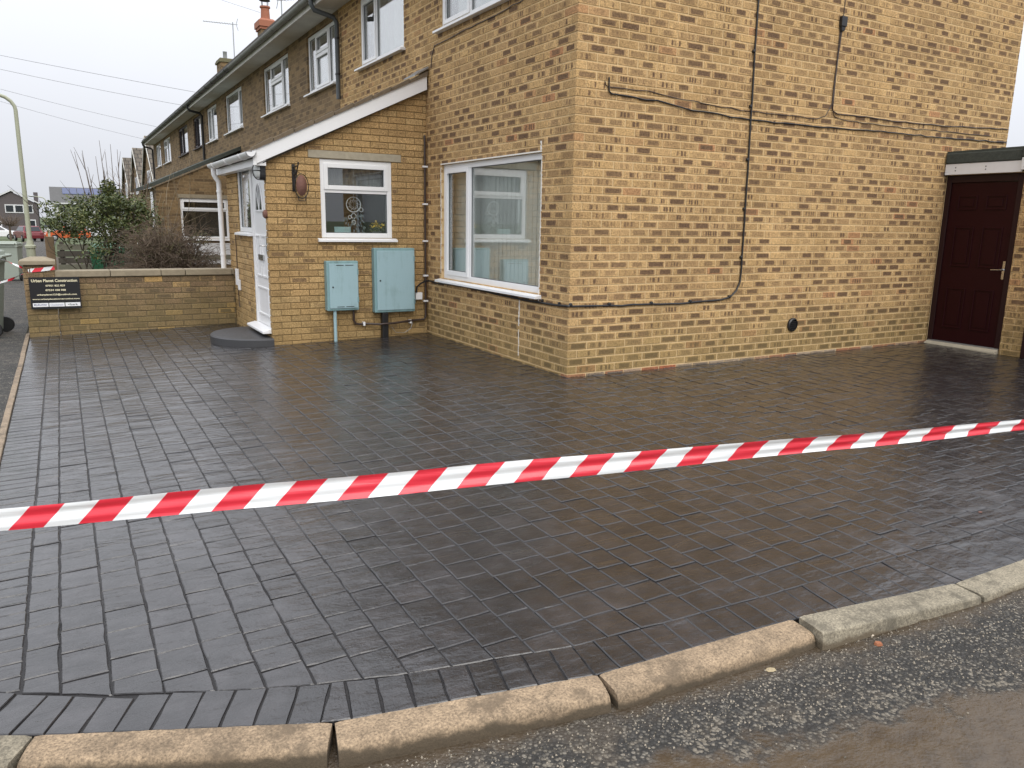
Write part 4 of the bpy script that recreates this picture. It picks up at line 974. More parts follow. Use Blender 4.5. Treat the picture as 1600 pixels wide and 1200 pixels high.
m_ = MB(); m_.pbox(OP, .815, .842, .86, 1.07, -.03, -.018); m_.tube([OP.pt(.828, .97, -.02), OP.pt(.828, .97, .025), OP.pt(.71, .965, .03)], .009, 8); m_.build('door_handle', 'chrome', sdr, smooth=True)
MB().prism([OP.pt(.02, .03, -.09), OP.pt(.02, .03, 0), OP.pt(.02, .0, .06), OP.pt(.02, -.05, .06), OP.pt(.02, -.05, -.09)], OP.X*.89).build('threshold', 'concrete', ob)
MB().pbox(OP, .03, .91, .031, .044, -.08, -.005).build('weather_bar', 'steel', ob)
m_ = MB(); m_.pbox(OP, .011, .905, 2.078, 2.205, .02, .05); fs = m_.build('fascia', 'white_paint', ob, bevel=.003)
for u in (.14, .5):
    for v in (2.125, 2.16): MB().lathe(OP.pt(u, v, .05), [(.008, 0), (.006, .003)], 8, axis=OP.out).build('fixing_screw', 'grey_plastic', fs)
m_ = MB(); m_.pbox(OP, .906, 3.6, 2.10, 2.235, .045, .075); fs2 = m_.build('fascia', 'white_paint', ob, bevel=.003)
for u, v in ((.945, 2.13), (.945, 2.205)): MB().lathe(OP.pt(u, v, .075), [(.008, 0), (.006, .003)], 8, axis=OP.out).build('fixing_screw', 'grey_plastic', fs2)
m_ = MB(); m_.pbox(OP, .011, .90, 2.208, 2.33, .01, .062); m_.pbox(OP, .902, 3.6, 2.238, 2.36, .012, .085); m_.build('roof_edge', 'felt', ob, bevel=.012)
m_ = MB(); m_.hexa([(5.50, -3.6, 2.34), (9.5, -3.6, 2.42), (9.5, -.012, 2.42), (5.50, -.012, 2.325), (5.50, -3.6, 2.37), (9.5, -3.6, 2.46), (9.5, -.012, 2.46), (5.50, -.012, 2.355)]); m_.box(6.80, 9.5, -.012, 2.2, 2.30, 2.46); m_.build('felt_roof', 'felt', ob)

# ================================================================== THINGS FIXED TO THE HOUSE
def cable(name, pl, pts, r, label, cat='cable', w=None, clips=0, matn='black_plastic', straight=False, jit=.004):
    P = []
    for (a, b_), (c, d) in zip(pts, pts[1:]):
        n = max(1, int(math.hypot(c-a, d-b_)/.12))
        for i in range(n): t = i/n; P.append((a+(c-a)*t, b_+(d-b_)*t))
    P.append(pts[-1]); m_ = MB()
    m_.tube([pl.pt(a+random.gauss(0, jit*.5), b_+random.gauss(0, jit), (r+.003)) for a, b_ in P], r, 6)
    o = m_.build(name, matn, label=label, cat=cat, smooth=True)
    if clips:
        L = 0
        for (a, b_), (c, d) in zip(P, P[1:]):
            L += math.hypot(c-a, d-b_)
            if L > clips:
                L = 0; MB().lathe(pl.pt(c if abs(d-b_) < .03 else c-.012, d+r*1.2 if abs(d-b_) < .03 else d, -.001), [(.017, 0), (.017, .020), (.010, .028)], 8, axis=pl.out).build('cable_clip', 'black_plastic', o)
    return o
# thick black supply cable: down the gable, round the corner, along under the window
co = cable('supply_cable', GABLE, [(2.10, 4.6), (2.107, 3.11), (2.133, 2.08), (2.152, .98), (2.145, .85), (2.10, .75), (2.02, .695), (1.89, .669), (1.33, .649), (.6, .66), (.012, .672)], .0095, 'thick black cable clipped down the gable wall, curving along and round the house corner', clips=.42, jit=.002)
m_ = MB(); m_.tube([(-.002, -.014, .672), (-.013, -.010, .672), (-.015, .02, .672)]+[(-.014, y, .668-.012*math.sin(y*2.2)+random.gauss(0, .003)) for y in frange(.1, 2.9, .14)]+[(-.014, 3.02, .675), (-.03, 3.10, .68), (-.06, 3.14, .675), (-.12, 3.165, .64), (-.16, 3.175, .60), (-.17, 3.175, .53)], .011, 6); m_.build('cable_run', 'black_plastic', co, smooth=True)
for y in frange(.15, 2.8, .3): MB().lathe((0, y, .682), [(.013, 0), (.013, .016), (.008, .022)], 8, axis=(-1, 0, 0)).build('cable_clip', 'black_plastic', co)
cable('phone_cable', GABLE, [(.345, 2.69), (.345, 2.60), (.352, 2.57), (.38, 2.553), (.62, 2.545), (1.05, 2.535), (1.35, 2.495), (2.1, 2.47), (3.2, 2.475), (4.2, 2.50), (5.4, 2.51), (6.75, 2.545)], .007, 'black cable running level across the gable from a hooked end near the corner')
cable('thin_cable', GABLE, [(.305, 2.66), (.318, 2.625), (.34, 2.612), (.8, 2.612), (1.35, 2.575), (2.1, 2.545), (3.1, 2.555), (3.24, 2.60), (3.33, 2.75), (3.335, 3.3), (3.338, 3.46)], .004, 'thin dark wire above the level cable, turning up to the gable box', matn='brown_pipe')
cable('drop_cable', GABLE, [(3.36, 3.46), (3.325, 3.0), (3.32, 2.74), (3.34, 2.66), (3.42, 2.63), (4.5, 2.63), (5.6, 2.655), (6.75, 2.71)], .006, 'upper dark cable dropping from the gable box and running right', matn='brown_pipe')
cable('loop_cable', GABLE, [(3.35, 3.46), (3.345, 3.0), (3.345, 2.66), (3.38, 2.60), (3.5, 2.575), (4.6, 2.57), (6.4, 2.60)], .004, 'lower thin cable from the gable box, ending short of the far corner', matn='brown_pipe')
cable('sky_cable', GABLE, [(3.37, 3.60), (3.39, 4.6)], .004, 'thin cable rising from the gable box out of view', matn='brown_pipe')
m_ = MB(); m_.pbox(GABLE, 3.315, 3.40, 3.50, 3.60, 0.002, .04); m_.hexa([GABLE.pt(*q) for q in [(3.33, 3.455, .004), (3.385, 3.455, .004), (3.395, 3.499, .004), (3.32, 3.499, .004), (3.335, 3.455, .03), (3.38, 3.455, .03), (3.39, 3.499, .034), (3.325, 3.499, .034)]])
m_.build('terminal_box', 'black_plastic', label='small black cable terminal box high on the gable wall', cat='box', bevel=.004)
cable('facade_cable', FACADE, [(-3.06, 3.20), (-3.03, 3.34), (-2.96, 3.42), (-2.5, 3.44), (-1.5, 3.455), (-.6, 3.50), (-.05, 3.52)], .005, 'thin brown cable under the upstairs sill, dropping to the porch roof', matn='brown_pipe')
# round vent low on the gable
m_ = MB(); m_.lathe(GABLE.pt(3.014, .352, .001), [(.075, 0), (.075, .02), (.062, .03), (.058, .012)], 24, axis=GABLE.out)
vt = m_.build('wall_vent', 'black_plastic', label='round black vent cover low on the gable wall', cat='vent', smooth=True)
for i in range(4): MB().pbox(GABLE, 2.965, 3.063, .316+i*.021, .326+i*.021, .012, .027).build('louvre', 'black_plastic', vt)
# meter boxes
def meter(x0, x1, z0, z1, label, lock):
    e = empty('meter_box', ((x0+x1)/2, PY-.06, z0), label, 'meter box', 'meter boxes on the porch wall')
    MB().box(x0, x1, PY-.10, PY+.002, z0, z1).build('casing', 'teal_edge', e, bevel=.012)
    d = MB().box(x0+.03, x1-.012, PY-.112, PY-.1005, z0+.03, z1-.03).build('door', 'teal_paint', e, bevel=.004)
    MB().lathe((x0+.07, PY-.112, z0+(z1-z0)*lock), [(.010, 0), (.010, .004)], 10, axis=(0, -1, 0)).build('lock', 'black_plastic', d)
    for zz_ in (z0+.13, z1-.13): MB().box(x1-.022, x1-.006, PY-.118, PY-.1125, zz_-.03, zz_+.03).build('hinge', 'teal_edge', d)
    return e, d
e1, d1 = meter(-1.325, -.935, .345, .935, 'smaller teal meter box with a pipe down to the ground, nearer the porch corner', .48)
for zz_ in (.885, .393):
    for a, b_ in ((-1.21, -1.12), (-1.10, -1.0)): MB().box(a, b_, PY-.1135, PY-.1125, zz_-.004, zz_+.004).build('vent_slot', 'black_plastic', d1)
MB().lathe((-1.225, PY-.06, -.04), [(.020, 0), (.020, .385)], 12).build('conduit', 'teal_paint', e1)
e2, d2 = meter(-.735, -.205, .30, 1.085, 'larger taller teal meter box with black conduit, beside the inner corner', .50)
MB().box(-.635, -.555, PY-.085, PY-.01, -.03, .299).build('conduit', 'black_plastic', e2, bevel=.01)
m_ = MB(); m_.box(-.175, -.085, PY-.055, PY+.001, .44, .53); m_.build('junction_box', 'white_plastic', label='small cream junction box where the black cable ends, beside the brown pipe', cat='box', bevel=.006)
bp = empty('brown_gas_pipe', (-.5, PY-.04, .1), 'dark brown pipe running down the inner corner and along to the smaller meter box', 'pipe')
m_ = MB(); m_.tube([(-.035, PY-.03, 2.44), (-.035, PY-.036, 2.36), (-.035, PY-.036, .28), (-.035, PY-.036, .22), (-.06, PY-.036, .185), (-.2, PY-.036, .18), (-.50, PY-.105, .165), (-.68, PY-.105, .16), (-.8, PY-.04, .165), (-.92, PY-.036, .165), (-.965, PY-.036, .175), (-.985, PY-.036, .22), (-.985, PY-.036, .345)], .0135, 10)
m_.build('pipe', 'brown_pipe', bp, smooth=True)
for z in (.42, .74, 1.17, 1.62, 2.07): MB().box(-.065, -.005, PY-.055, PY-.018, z-.01, z+.01).build('pipe_clip', 'white_plastic', bp)
for x in (-.25, -.86): MB().box(x-.012, x+.012, PY-.056, PY-.001, .145, .19).build('pipe_clip', 'white_plastic', bp)
m_ = MB(); m_.tube([(-.22, PY-.045, .16), (-.25, PY-.055, .08), (-.34, PY-.06, .03), (-.45, PY-.05, .04), (-.50, PY-.04, .11)], .003, 5); m_.build('earth_wire', 'steel', label='thin slack grey wire loop hanging under the brown pipe', cat='wire')
# bulkhead light beside the door
bl = empty('bulkhead_light', (PX-.05, 3.30, 1.84), 'black oval bulkhead lamp with wire guard on the porch corner', 'lamp')
m_ = MB(); pr = []
for k_, (sx, w_) in enumerate(((1., 0), (1., .05), (.9, .058))): pr.append([PFRONT.pt(-3.285+.062*sx*math.copysign(abs(math.cos(t))**.6, math.cos(t)), 1.935+.105*sx*math.copysign(abs(math.sin(t))**.6, math.sin(t)), w_) for t in [2*math.pi*i/24 for i in range(24)]])
m_.add(sum(pr, []), [(a*24+i, a*24+(i+1) % 24, (a+1)*24+(i+1) % 24, (a+1)*24+i) for a in range(2) for i in range(24)]+[tuple(range(48, 72))]); m_.build('housing', 'black_plastic', bl)
m_ = MB(); pr = []
for sx, w_ in ((.84, .059), (.82, .085), (.7, .105), (.4, .118)): pr.append([PFRONT.pt(-3.285+.062*sx*math.cos(t), 1.935+.105*sx*math.sin(t), w_) for t in [2*math.pi*i/24 for i in range(24)]])
m_.add(sum(pr, []), [(a*24+i, a*24+(i+1) % 24, (a+1)*24+(i+1) % 24, (a+1)*24+i) for a in range(3) for i in range(24)]+[tuple(range(72, 96))]); m_.build('diffuser', 'lamp_glass', bl, smooth=True)
m_ = MB(); m_.tube([PFRONT.pt(-3.285+.06*math.cos(t), 1.935, .06+.07*math.sin(t)) for t in [math.pi*i/10 for i in range(11)]], .005, 6); m_.tube([PFRONT.pt(-3.285, 1.935+.10*math.cos(t), .06+.07*math.sin(t)) for t in [math.pi*i/10 for i in range(11)]], .005, 6); m_.build('wire_guard', 'black_plastic', bl)
m_ = MB(); m_.lathe(PFRONT.pt(-3.27, 1.46, .001), [(.045, 0), (.05, .02), (.03, .04)], 16, axis=PFRONT.out); m_.build('round_plaque', 'rust', label='small round brown plaque on the porch corner below the lamp', cat='plaque', smooth=True)
bb = MB().pbox(PFRONT, -5.16, -5.06, .52, .74, .001, .035).build('bell_box', 'white_plastic', label='white plastic service box on the wall below the side light', cat='box', bevel=.006)
m_ = MB(); m_.pbox(PFRONT, -5.04, -4.97, .46, .60, .001, .03); m_.build('small_service_box', 'white_plastic', label='smaller cream box at the lower edge of the white service box', cat='box', bevel=.006)
m_ = MB(); m_.tube([PFRONT.pt(-5.11, .52, .012), PFRONT.pt(-5.11, .3, .012), PFRONT.pt(-5.07, .22, .012)], .006, 6); m_.tube([PFRONT.pt(-5.11, .74, .012), PFRONT.pt(-5.11, 1.19, .012)], .006, 6); m_.build('bell_cable', 'brown_pipe', label='thin brown cable above and below the white service box', cat='cable')
# hanging bracket with the rusty lantern basket
hb = empty('hanging_bracket', (-1.62, PY-.05, 1.75), 'black iron wall bracket with scroll arm left of the porch window', 'bracket')
m_ = MB(); m_.box(-1.66, -1.625, PY-.012, PY-.001, 1.72, 2.02); m_.build('back_plate', 'black_iron', hb)
m_ = MB(); m_.tube([(-1.643, PY-.012, 1.985), (-1.643, PY-.12, 1.99), (-1.643, PY-.22, 1.995), (-1.643, PY-.235, 2.03)], .008, 6); m_.tube([(-1.643, PY-.012, 1.74), (-1.643, PY-.06, 1.80), (-1.643, PY-.13, 1.90), (-1.643, PY-.2, 1.985)], .008, 6)
m_.torus((-1.643, PY-.065, 1.93), .035, .006, (1, 0, 0)); m_.build('scroll_arm', 'black_iron', hb)
ln = empty('hanging_ornament', (-1.62, PY-.2, 1.66), 'rusty oval metal hanging ornament with wire rim below the wall bracket', 'ornament')
m_ = MB(); vs = []; NR = 8; NS = 20; oc = Vector((-1.59, PY-.14, 1.785))
for i in range(NR+1):
    rr = i/NR; dz = .045*(1-rr*rr)
    for k_ in range(NS): t = 2*math.pi*k_/NS; vs.append(oc+Vector((.062*rr*math.cos(t), -dz, .115*rr*math.sin(t))))
m_.add(vs, [(i*NS+k_, i*NS+(k_+1) % NS, (i+1)*NS+(k_+1) % NS, (i+1)*NS+k_) for i in range(NR) for k_ in range(NS)]); m_.build('dish', 'rust', ln, smooth=True, recalc=False)
m_ = MB(); m_.tube([oc+Vector((.078*math.cos(t), .0, .135*math.sin(t)-.01)) for t in [2*math.pi*i/24 for i in range(25)]], .005, 6, caps=False); m_.tube([oc+Vector((0, 0, .12)), (-1.643, PY-.10, 1.955)], .003, 5)
m_.tube([oc+Vector((-.045, 0, -.12)), oc+Vector((-.04, 0, -.165)), oc+Vector((.035, 0, -.17)), oc+Vector((.05, 0, -.12))], .005, 6); m_.build('wire_rim', 'black_iron', ln)
# front step
m_ = MB(); cyl = []; yc = 3.80
for (s, zt_) in ((1., -.055), (1., .03), (.975, .045)): cyl.append([(PX-.0005-.60*s*math.sin(t)*(1.0), yc+.62*s*math.cos(t), zt_) for t in [math.pi*i/32 for i in range(33)]])
n = 33; m_.add(sum(cyl, []), [(a*n+i, a*n+i+1, (a+1)*n+i+1, (a+1)*n+i) for a in range(2) for i in range(n-1)]+[tuple(range(2*n, 3*n)), tuple(range(n))]+[(a*n, (a+1)*n, (a+1)*n+n-1, a*n+n-1) for a in range(2)])
m_.build('door_step', 'step_paint', label='dark grey half-round concrete step at the porch door', cat='step', smooth=True)
# behind the wide window: vertical blind; behind the porch window: valance, ornaments
vb = empty('vertical_blind', (.2, 1.4, .75), 'pale vertical blind drawn across the wide ground floor window', 'blind')
MB().box(.17, .22, .50, 2.85, 2.07, 2.11).build('head_rail', 'white_plastic', vb)
for i in range(27):
    y = .52+i*.088; a = R(87+random.uniform(-1.5, 1.5)); dx, dy = .05*math.cos(a), .05*math.sin(a)
    MB().hexa([(.195-dx, y-dy, .76), (.195+dx, y+dy, .76), (.197+dx, y+dy, .76), (.197-dx, y-dy, .76), (.195-dx, y-dy, 2.069), (.195+dx, y+dy, 2.069), (.197+dx, y+dy, 2.069), (.197-dx, y-dy, 2.069)]).build('slat', 'blind', vb)
cv = MB(); n = 40; vs = [PSIDE.pt(-1.32+.85*i/n, z, -.16+.018*math.sin(i*1.6)) for z in (1.76, 2.1) for i in range(n+1)]
cv.add(vs, [(i, i+1, n+2+i, n+1+i) for i in range(n)]); cv.build('valance_curtain', 'grey_curtain', label='grey pleated half curtain behind the top light of the porch window', cat='curtain', recalc=False)
m_ = MB(); m_.box(-.03, -.012, PY+.11, PEND-.11, .1, 2.9); m_.build('porch_dark_panel', 'dark_room', house)  # added dark sheet over the house wall, paints the porch interior as unlit
MB().box(-1.34, -.45, PY+.09, PY+.23, 1.17, 1.20).build('inner_sill', 'white_plastic', house)
dcx = empty('dream_catcher', (-.955, PY+.13, 1.25), 'grey feathered dream catcher hanging inside the porch window', 'ornament')
m_ = MB(); c0 = Vector((-.90, PY+.13, 1.595)); m_.torus(c0, .088, .006, (0, 1, 0), 28); m_.build('hoop', 'white_paint', dcx)
m_ = MB()
for i in range(9):
    t = 2*math.pi*i/9; m_.tube([c0+Vector((.086*math.cos(t), 0, .086*math.sin(t))), c0+Vector((.03*math.cos(t+.9), 0, .03*math.sin(t+.9)))], .0018, 4); t2 = t+2*math.pi/9; m_.tube([c0+Vector((.055*math.cos(t+.4), 0, .055*math.sin(t+.4))), c0+Vector((.055*math.cos(t2+.4), 0, .055*math.sin(t2+.4)))], .0018, 4)
m_.build('web', 'white_paint', dcx)
m_ = MB(); m_.tube([c0+Vector((0, 0, .088)), c0+Vector((0, 0, .14)), (-.90, PY+.13, 1.76)], .0015, 4); m_.build('cord', 'white_paint', dcx)
m_ = MB(); random.seed(3)
for i in range(70):
    a = random.uniform(-.16, .16); z = random.uniform(-.34, -.09)-abs(a)*.1; p = c0+Vector((a*(.6+abs(z)), random.uniform(-.02, .02), z)); L = random.uniform(.03, .07); t = random.uniform(-.5, .5)+a*3
    d_ = Vector((math.sin(t), 0, -math.cos(t)))*L; s_ = Vector((math.cos(t), random.uniform(-.5, .5), math.sin(t)))*.011
    m_.add([p, p+d_*.5+s_, p+d_, p+d_*.5-s_], [(0, 1, 2, 3)])
m_.build('feathers', 'feather', dcx, recalc=False, kind='stuff')
m_ = MB(); m_.torus(c0+Vector((0, 0, -.135)), .03, .004, (0, 1, 0), 14); m_.torus(c0+Vector((0, 0, -.21)), .024, .004, (0, 1, 0), 14); m_.torus(c0+Vector((.095, 0, -.06)), .024, .004, (0, 1, 0), 14); m_.torus(c0+Vector((-.05, 0, -.15)), .02, .004, (0, 1, 0), 14); m_.build('small_hoop', 'white_paint', dcx)
MB().box(-1.15, -.95, PY+.10, PY+.12, 1.201, 1.33).build('picture_card', 'teal_card', label='pale teal card propped on the sill inside the porch window', cat='card', bevel=.003)
fp = empty('flower_pot', (-.60, PY+.15, 1.20), 'pot of yellow flowers on the sill inside the porch window', 'plant')
MB().lathe((-.60, PY+.16, 1.201), [(.04, 0), (.055, .07), (.058, .08)], 14).build('pot', 'grey_plastic', fp, smooth=True)
m_ = MB(); m2 = MB()
for i in range(120):
    t = random.uniform(0, 6.28); rr = .105*math.sqrt(random.random()); p = Vector((-.60+rr*math.cos(t), PY+.16+rr*.6*math.sin(t), 1.28+random.uniform(0, .13)*(1.2-rr*6))); s_ = .017
    a = Vector((random.uniform(-1, 1), random.uniform(-1, 1), random.uniform(-1, 1))).normalized()*s_; b_ = a.orthogonal().normalized()*s_
    (m_ if (p.z > 1.33 and i % 4) else m2).add([p-a, p-b_, p+a, p+b_], [(0, 1, 2, 3)])
m_.build('flower_heads', 'flower', fp, recalc=False); m2.build('leaves', 'leaf', fp, recalc=False)

# ================================================================== LOW GARDEN WALL, SIGN, TAPES
WY = 5.4; GWP = Plane((0, WY, 0), (0, -1, 0)); gwall = empty('garden_wall', (-3.2, WY+.1, -.1), 'low weathered brick garden wall with square end pillar and stone coping at the far end of the drive', 'wall')
m_ = MB(); m_.box(-4.10, PX-.005, WY+.008, WY+.20, -.35, .64); m_.box(-4.43, -4.12, WY-.032, WY+.26, -.35, .80); m_.build('wall_core', 'garden_mortar', gwall, origin=(-3.2, WY, -.35))
PP = Plane((0, WY-.04, 0), (0, -1, 0)); PS = Plane((-4.44, 0, 0), (-1, 0, 0)); PR = Plane((-4.11, 0, 0), (1, 0, 0))
gb = courses(GWP, -4.105, PX-.006, -.11, .642, [], 'garden_brick', -4.1, -3.99)+courses(PP, -4.44, -4.11, -.11, .80, [], 'garden_brick', -4.44, -4.325)
gb += courses(PS, -WY-.26, -WY+.008, -.11, .80, [], 'garden_brick', -5.6, -5.49)
emit(gb, gwall, 'brickwork', 300)
x = -4.105
for L in (.62, .6, .3, .6, .06):
    x2 = min(x+L, PX-.004)
    if x2-x > .03: MB().box(x+.003, x2-.003, WY-.03, WY+.23, .645, .725).build('coping_stone', 'coping', gwall, bevel=.008)
    x = x2
m_ = MB(); m_.box(-4.475, -4.085, WY-.08, WY+.30, .803, .85); m_.hexa([(-4.475, WY-.08, .851), (-4.085, WY-.08, .851), (-4.085, WY+.30, .851), (-4.475, WY+.30, .851), (-4.36, WY+.03, .895), (-4.20, WY+.03, .895), (-4.20, WY+.19, .895), (-4.36, WY+.19, .895)]); m_.build('pillar_cap', 'coping', gwall, bevel=.006)
# sign board
sg = empty('sign_board', (-4.12, 5.30, .26), 'black builder\'s sign board with cream lettering leaning on the wall pillar', 'sign')
SGM = Matrix.Translation((-4.387, 5.318, .655)) @ Matrix.Rotation(R(90), 4, 'X') @ Matrix.Rotation(R(-.3), 4, 'Z')
SW, SH = .545, .393
m_ = MB(); m_.add([SGM @ Vector(q) for q in [(0, -SH, 0), (SW, -SH, 0), (SW, 0, 0), (0, 0, 0), (0, -SH, .006), (SW, -SH, .006), (SW, 0, .006), (0, 0, .006)]], [(0, 3, 2, 1), (4, 5, 6, 7), (0, 1, 5, 4), (1, 2, 6, 5), (2, 3, 7, 6), (3, 0, 4, 7)]); m_.build('board', 'sign_black', sg)
def text(s, x, y, w, h, mat_, parent, mtx, bold=.0):
    cu = bpy.data.curves.new('t', 'FONT'); cu.body = s; cu.align_x = 'CENTER'; cu.align_y = 'CENTER'; cu.size = 1; cu.offset = bold; cu.resolution_u = 2
    o = bpy.data.objects.new('t', cu); COL.objects.link(o); dg = bpy.context.evaluated_depsgraph_get(); me = bpy.data.meshes.new_from_object(o.evaluated_get(dg)); bpy.data.objects.remove(o); bpy.data.curves.remove(cu)
    xs = [v.co.x for v in me.vertices]; ys_ = [v.co.y for v in me.vertices]; sx = w/(max(xs)-min(xs)); sy = h/(max(ys_)-min(ys_)); cx = (max(xs)+min(xs))/2; cy = (max(ys_)+min(ys_))/2
    org = mtx @ Vector((x, y, 0))
    for v in me.vertices: v.co = mtx @ Vector((x+(v.co.x-cx)*sx, y+(v.co.y-cy)*sy, .0085)) - org
    me.materials.clear(); me.materials.append(M[mat_]); me.name = 'lettering'
    return put(bpy.data.objects.new('lettering', me), org, parent)
text('Urban Planet Construction', SW*.5, -.042, .495, .036, 'sign_cream', sg, SGM, .03)
text('07951 822 829', SW*.51, -.105, .21, .024, 'sign_cream', sg, SGM, .03)
text('07534 458 988', SW*.51, -.160, .22, .024, 'sign_cream', sg, SGM, .03)
text('urbanplanet123@outlook.com', SW*.53, -.217, .43, .027, 'sign_cream', sg, SGM, .03)
text('www.urbanplanetconstruction.com', SW*.505, -.272, .51, .023, 'sign_cream', sg, SGM, .03)
for i, (t, mm, w_) in enumerate((('MyBuilder', 'sign_navy', .14), ('Checkatrade', 'sign_grey', .14), ('<bark', 'sign_dark', .11))):
    a = .02+i*.174
    m_ = MB(); m_.add([SGM @ Vector(q) for q in [(a, -.365, .0065), (a+.165, -.365, .0065), (a+.165, -.318, .0065), (a, -.318, .0065), (a, -.365, .0075), (a+.165, -.365, .0075), (a+.165, -.318, .0075), (a, -.318, .0075)]], [(0, 3, 2, 1), (4, 5, 6, 7), (0, 1, 5, 4), (1, 2, 6, 5), (2, 3, 7, 6), (3, 0, 4, 7)]); m_.build('logo_panel', 'sign_white', sg)
    text(t, a+.0825, -.342, w_, .026, mm, sg, SGM, .01)
# tapes
def ribbon(name, pts, width, label, normal=None, rows=5, fold=.006, twist=None, par=None, group=None, fw_=None):
    P = [Vector(p) for p in pts]; v = []; f = []; uv = []; L = 0; n = rows+1
    for i, p in enumerate(P):
        if i: L += (p-P[i-1]).length
        t = (P[min(i+1, len(P)-1)]-P[max(0, i-1)]).normalized(); up = UP-t*UP.dot(t); up.normalize(); nn = t.cross(up)
        if twist: a = twist(i/(len(P)-1)); up, nn = up*math.cos(a)+nn*math.sin(a), nn*math.cos(a)-up*math.sin(a)
        wk = width*(fw_(i/(len(P)-1)) if fw_ else 1)
        for k in range(n):
            s = k/rows-.5; cr = .22*math.sin(L*.9+1.)+.06*math.sin(L*5.3); v.append(p+up*s*wk+nn*(fold*2.2*(abs(s-cr)-.25)+fold*.5*math.sin(s*11-L*3.1)+fold*.35*math.sin(L*17)*s)); uv.append((L, k/rows*wk/.075))
    for i in range(len(P)-1):
        for k in range(rows): f.append((i*n+k, (i+1)*n+k, (i+1)*n+k+1, i*n+k+1))
    org = P[len(P)//2].copy(); org.z = min(x.z for x in v)
    me = bpy.data.meshes.new(name); me.from_pydata([x-org for x in v], [], f); me.materials.append(M['tape'])
    l = me.uv_layers.new(name='UVMap'); l.data.foreach_set('uv', [c for q in f for i in q for c in uv[i]])
    me.polygons.foreach_set('use_smooth', [True]*len(f))
    o = bpy.data.objects.new(name, me); put(o, org, par)
    if par is None: tag(o, label, 'barrier tape', group)
    return o
def ray(px, py, depth): return CAM+(_f+_r*((px-800)/FPX)-_u*((py-600)/FPX))*depth       # depth from the tape's 0.2 m stripe pitch
TA = ray(0, 812, 2.39); TB = ray(1598, 664, 3.05); TD = TB-TA
T0, T1 = TA-TD*.16, TA+TD*1.16; pts = []
for i in range(111):
    s = i/110; p = T0.lerp(T1, s); pts.append(p+UP*(.0015*math.sin(s*31)))
def tape_turn(t):
    e = [(0, -.05), (.12, -.05), (.30, -.12), (.48, -.12), (.60, -.08), (.73, .0), (.88, .04), (1, .04)]
    for (a, b_), (c, d) in zip(e, e[1:]):
        if a <= t <= c: return (b_+(d-b_)*(t-a)/(c-a))
ribbon('barrier_tape', pts, .076, 'long red and white striped barrier tape stretched across the drive in the foreground', fold=.006, twist=tape_turn, rows=10, fw_=lambda t: .9 if t < .12 else .9+.1*min(1, (t-.12)/.12) if t < .48 else 1-.4*min(1, (t-.48)/.4))
for P_, lb in ((T0, 'steel stake holding the left end of the long barrier tape'), (T1, 'steel stake holding the right end of the long barrier tape')):
    x, y = P_.x, P_.y; z = P_.z+.09; zb_ = zroad(x, y) if y < kerb_y(x) else zf(x, y)
    m_ = MB(); m_.lathe((x, y, zb_-.03), [(.009, 0), (.009, z-zb_), (.014, z-zb_+.01), (.014, z-zb_+.04), (.004, z-zb_+.05)], 10); m_.build('tape_stake', 'steel', label=lb, cat='stake', group='stakes holding the tape')
# the second tape, tied round the pillar and run to the bin
tt = ribbon('pillar_tape', [(-4.36, WY-.048, .735), (-4.25, WY-.05, .745), (-4.1, WY-.05, .765)], .045, 'red and white tape wrapped round the garden wall pillar and strung to the bins', rows=3, fold=.001)
ribbon('tape_strand', [(-4.375, WY-.046, .735), (-4.5, WY+.02, .80), (-4.62, WY+.15, .855), (-4.75, WY+.26, .90), (-4.85, WY+.32, .935)], .03, '', rows=2, fold=.002, twist=lambda t: t*5, par=tt)
ribbon('tape_strand', [(-4.375, WY-.046, .73), (-4.46, WY+.02, .685), (-4.58, WY+.12, .62), (-4.75, WY+.2, .56), (-4.95, WY+.24, .50), (-5.2, WY+.25, .46)], .03, '', rows=2, fold=.002, twist=lambda t: t*7, par=tt)

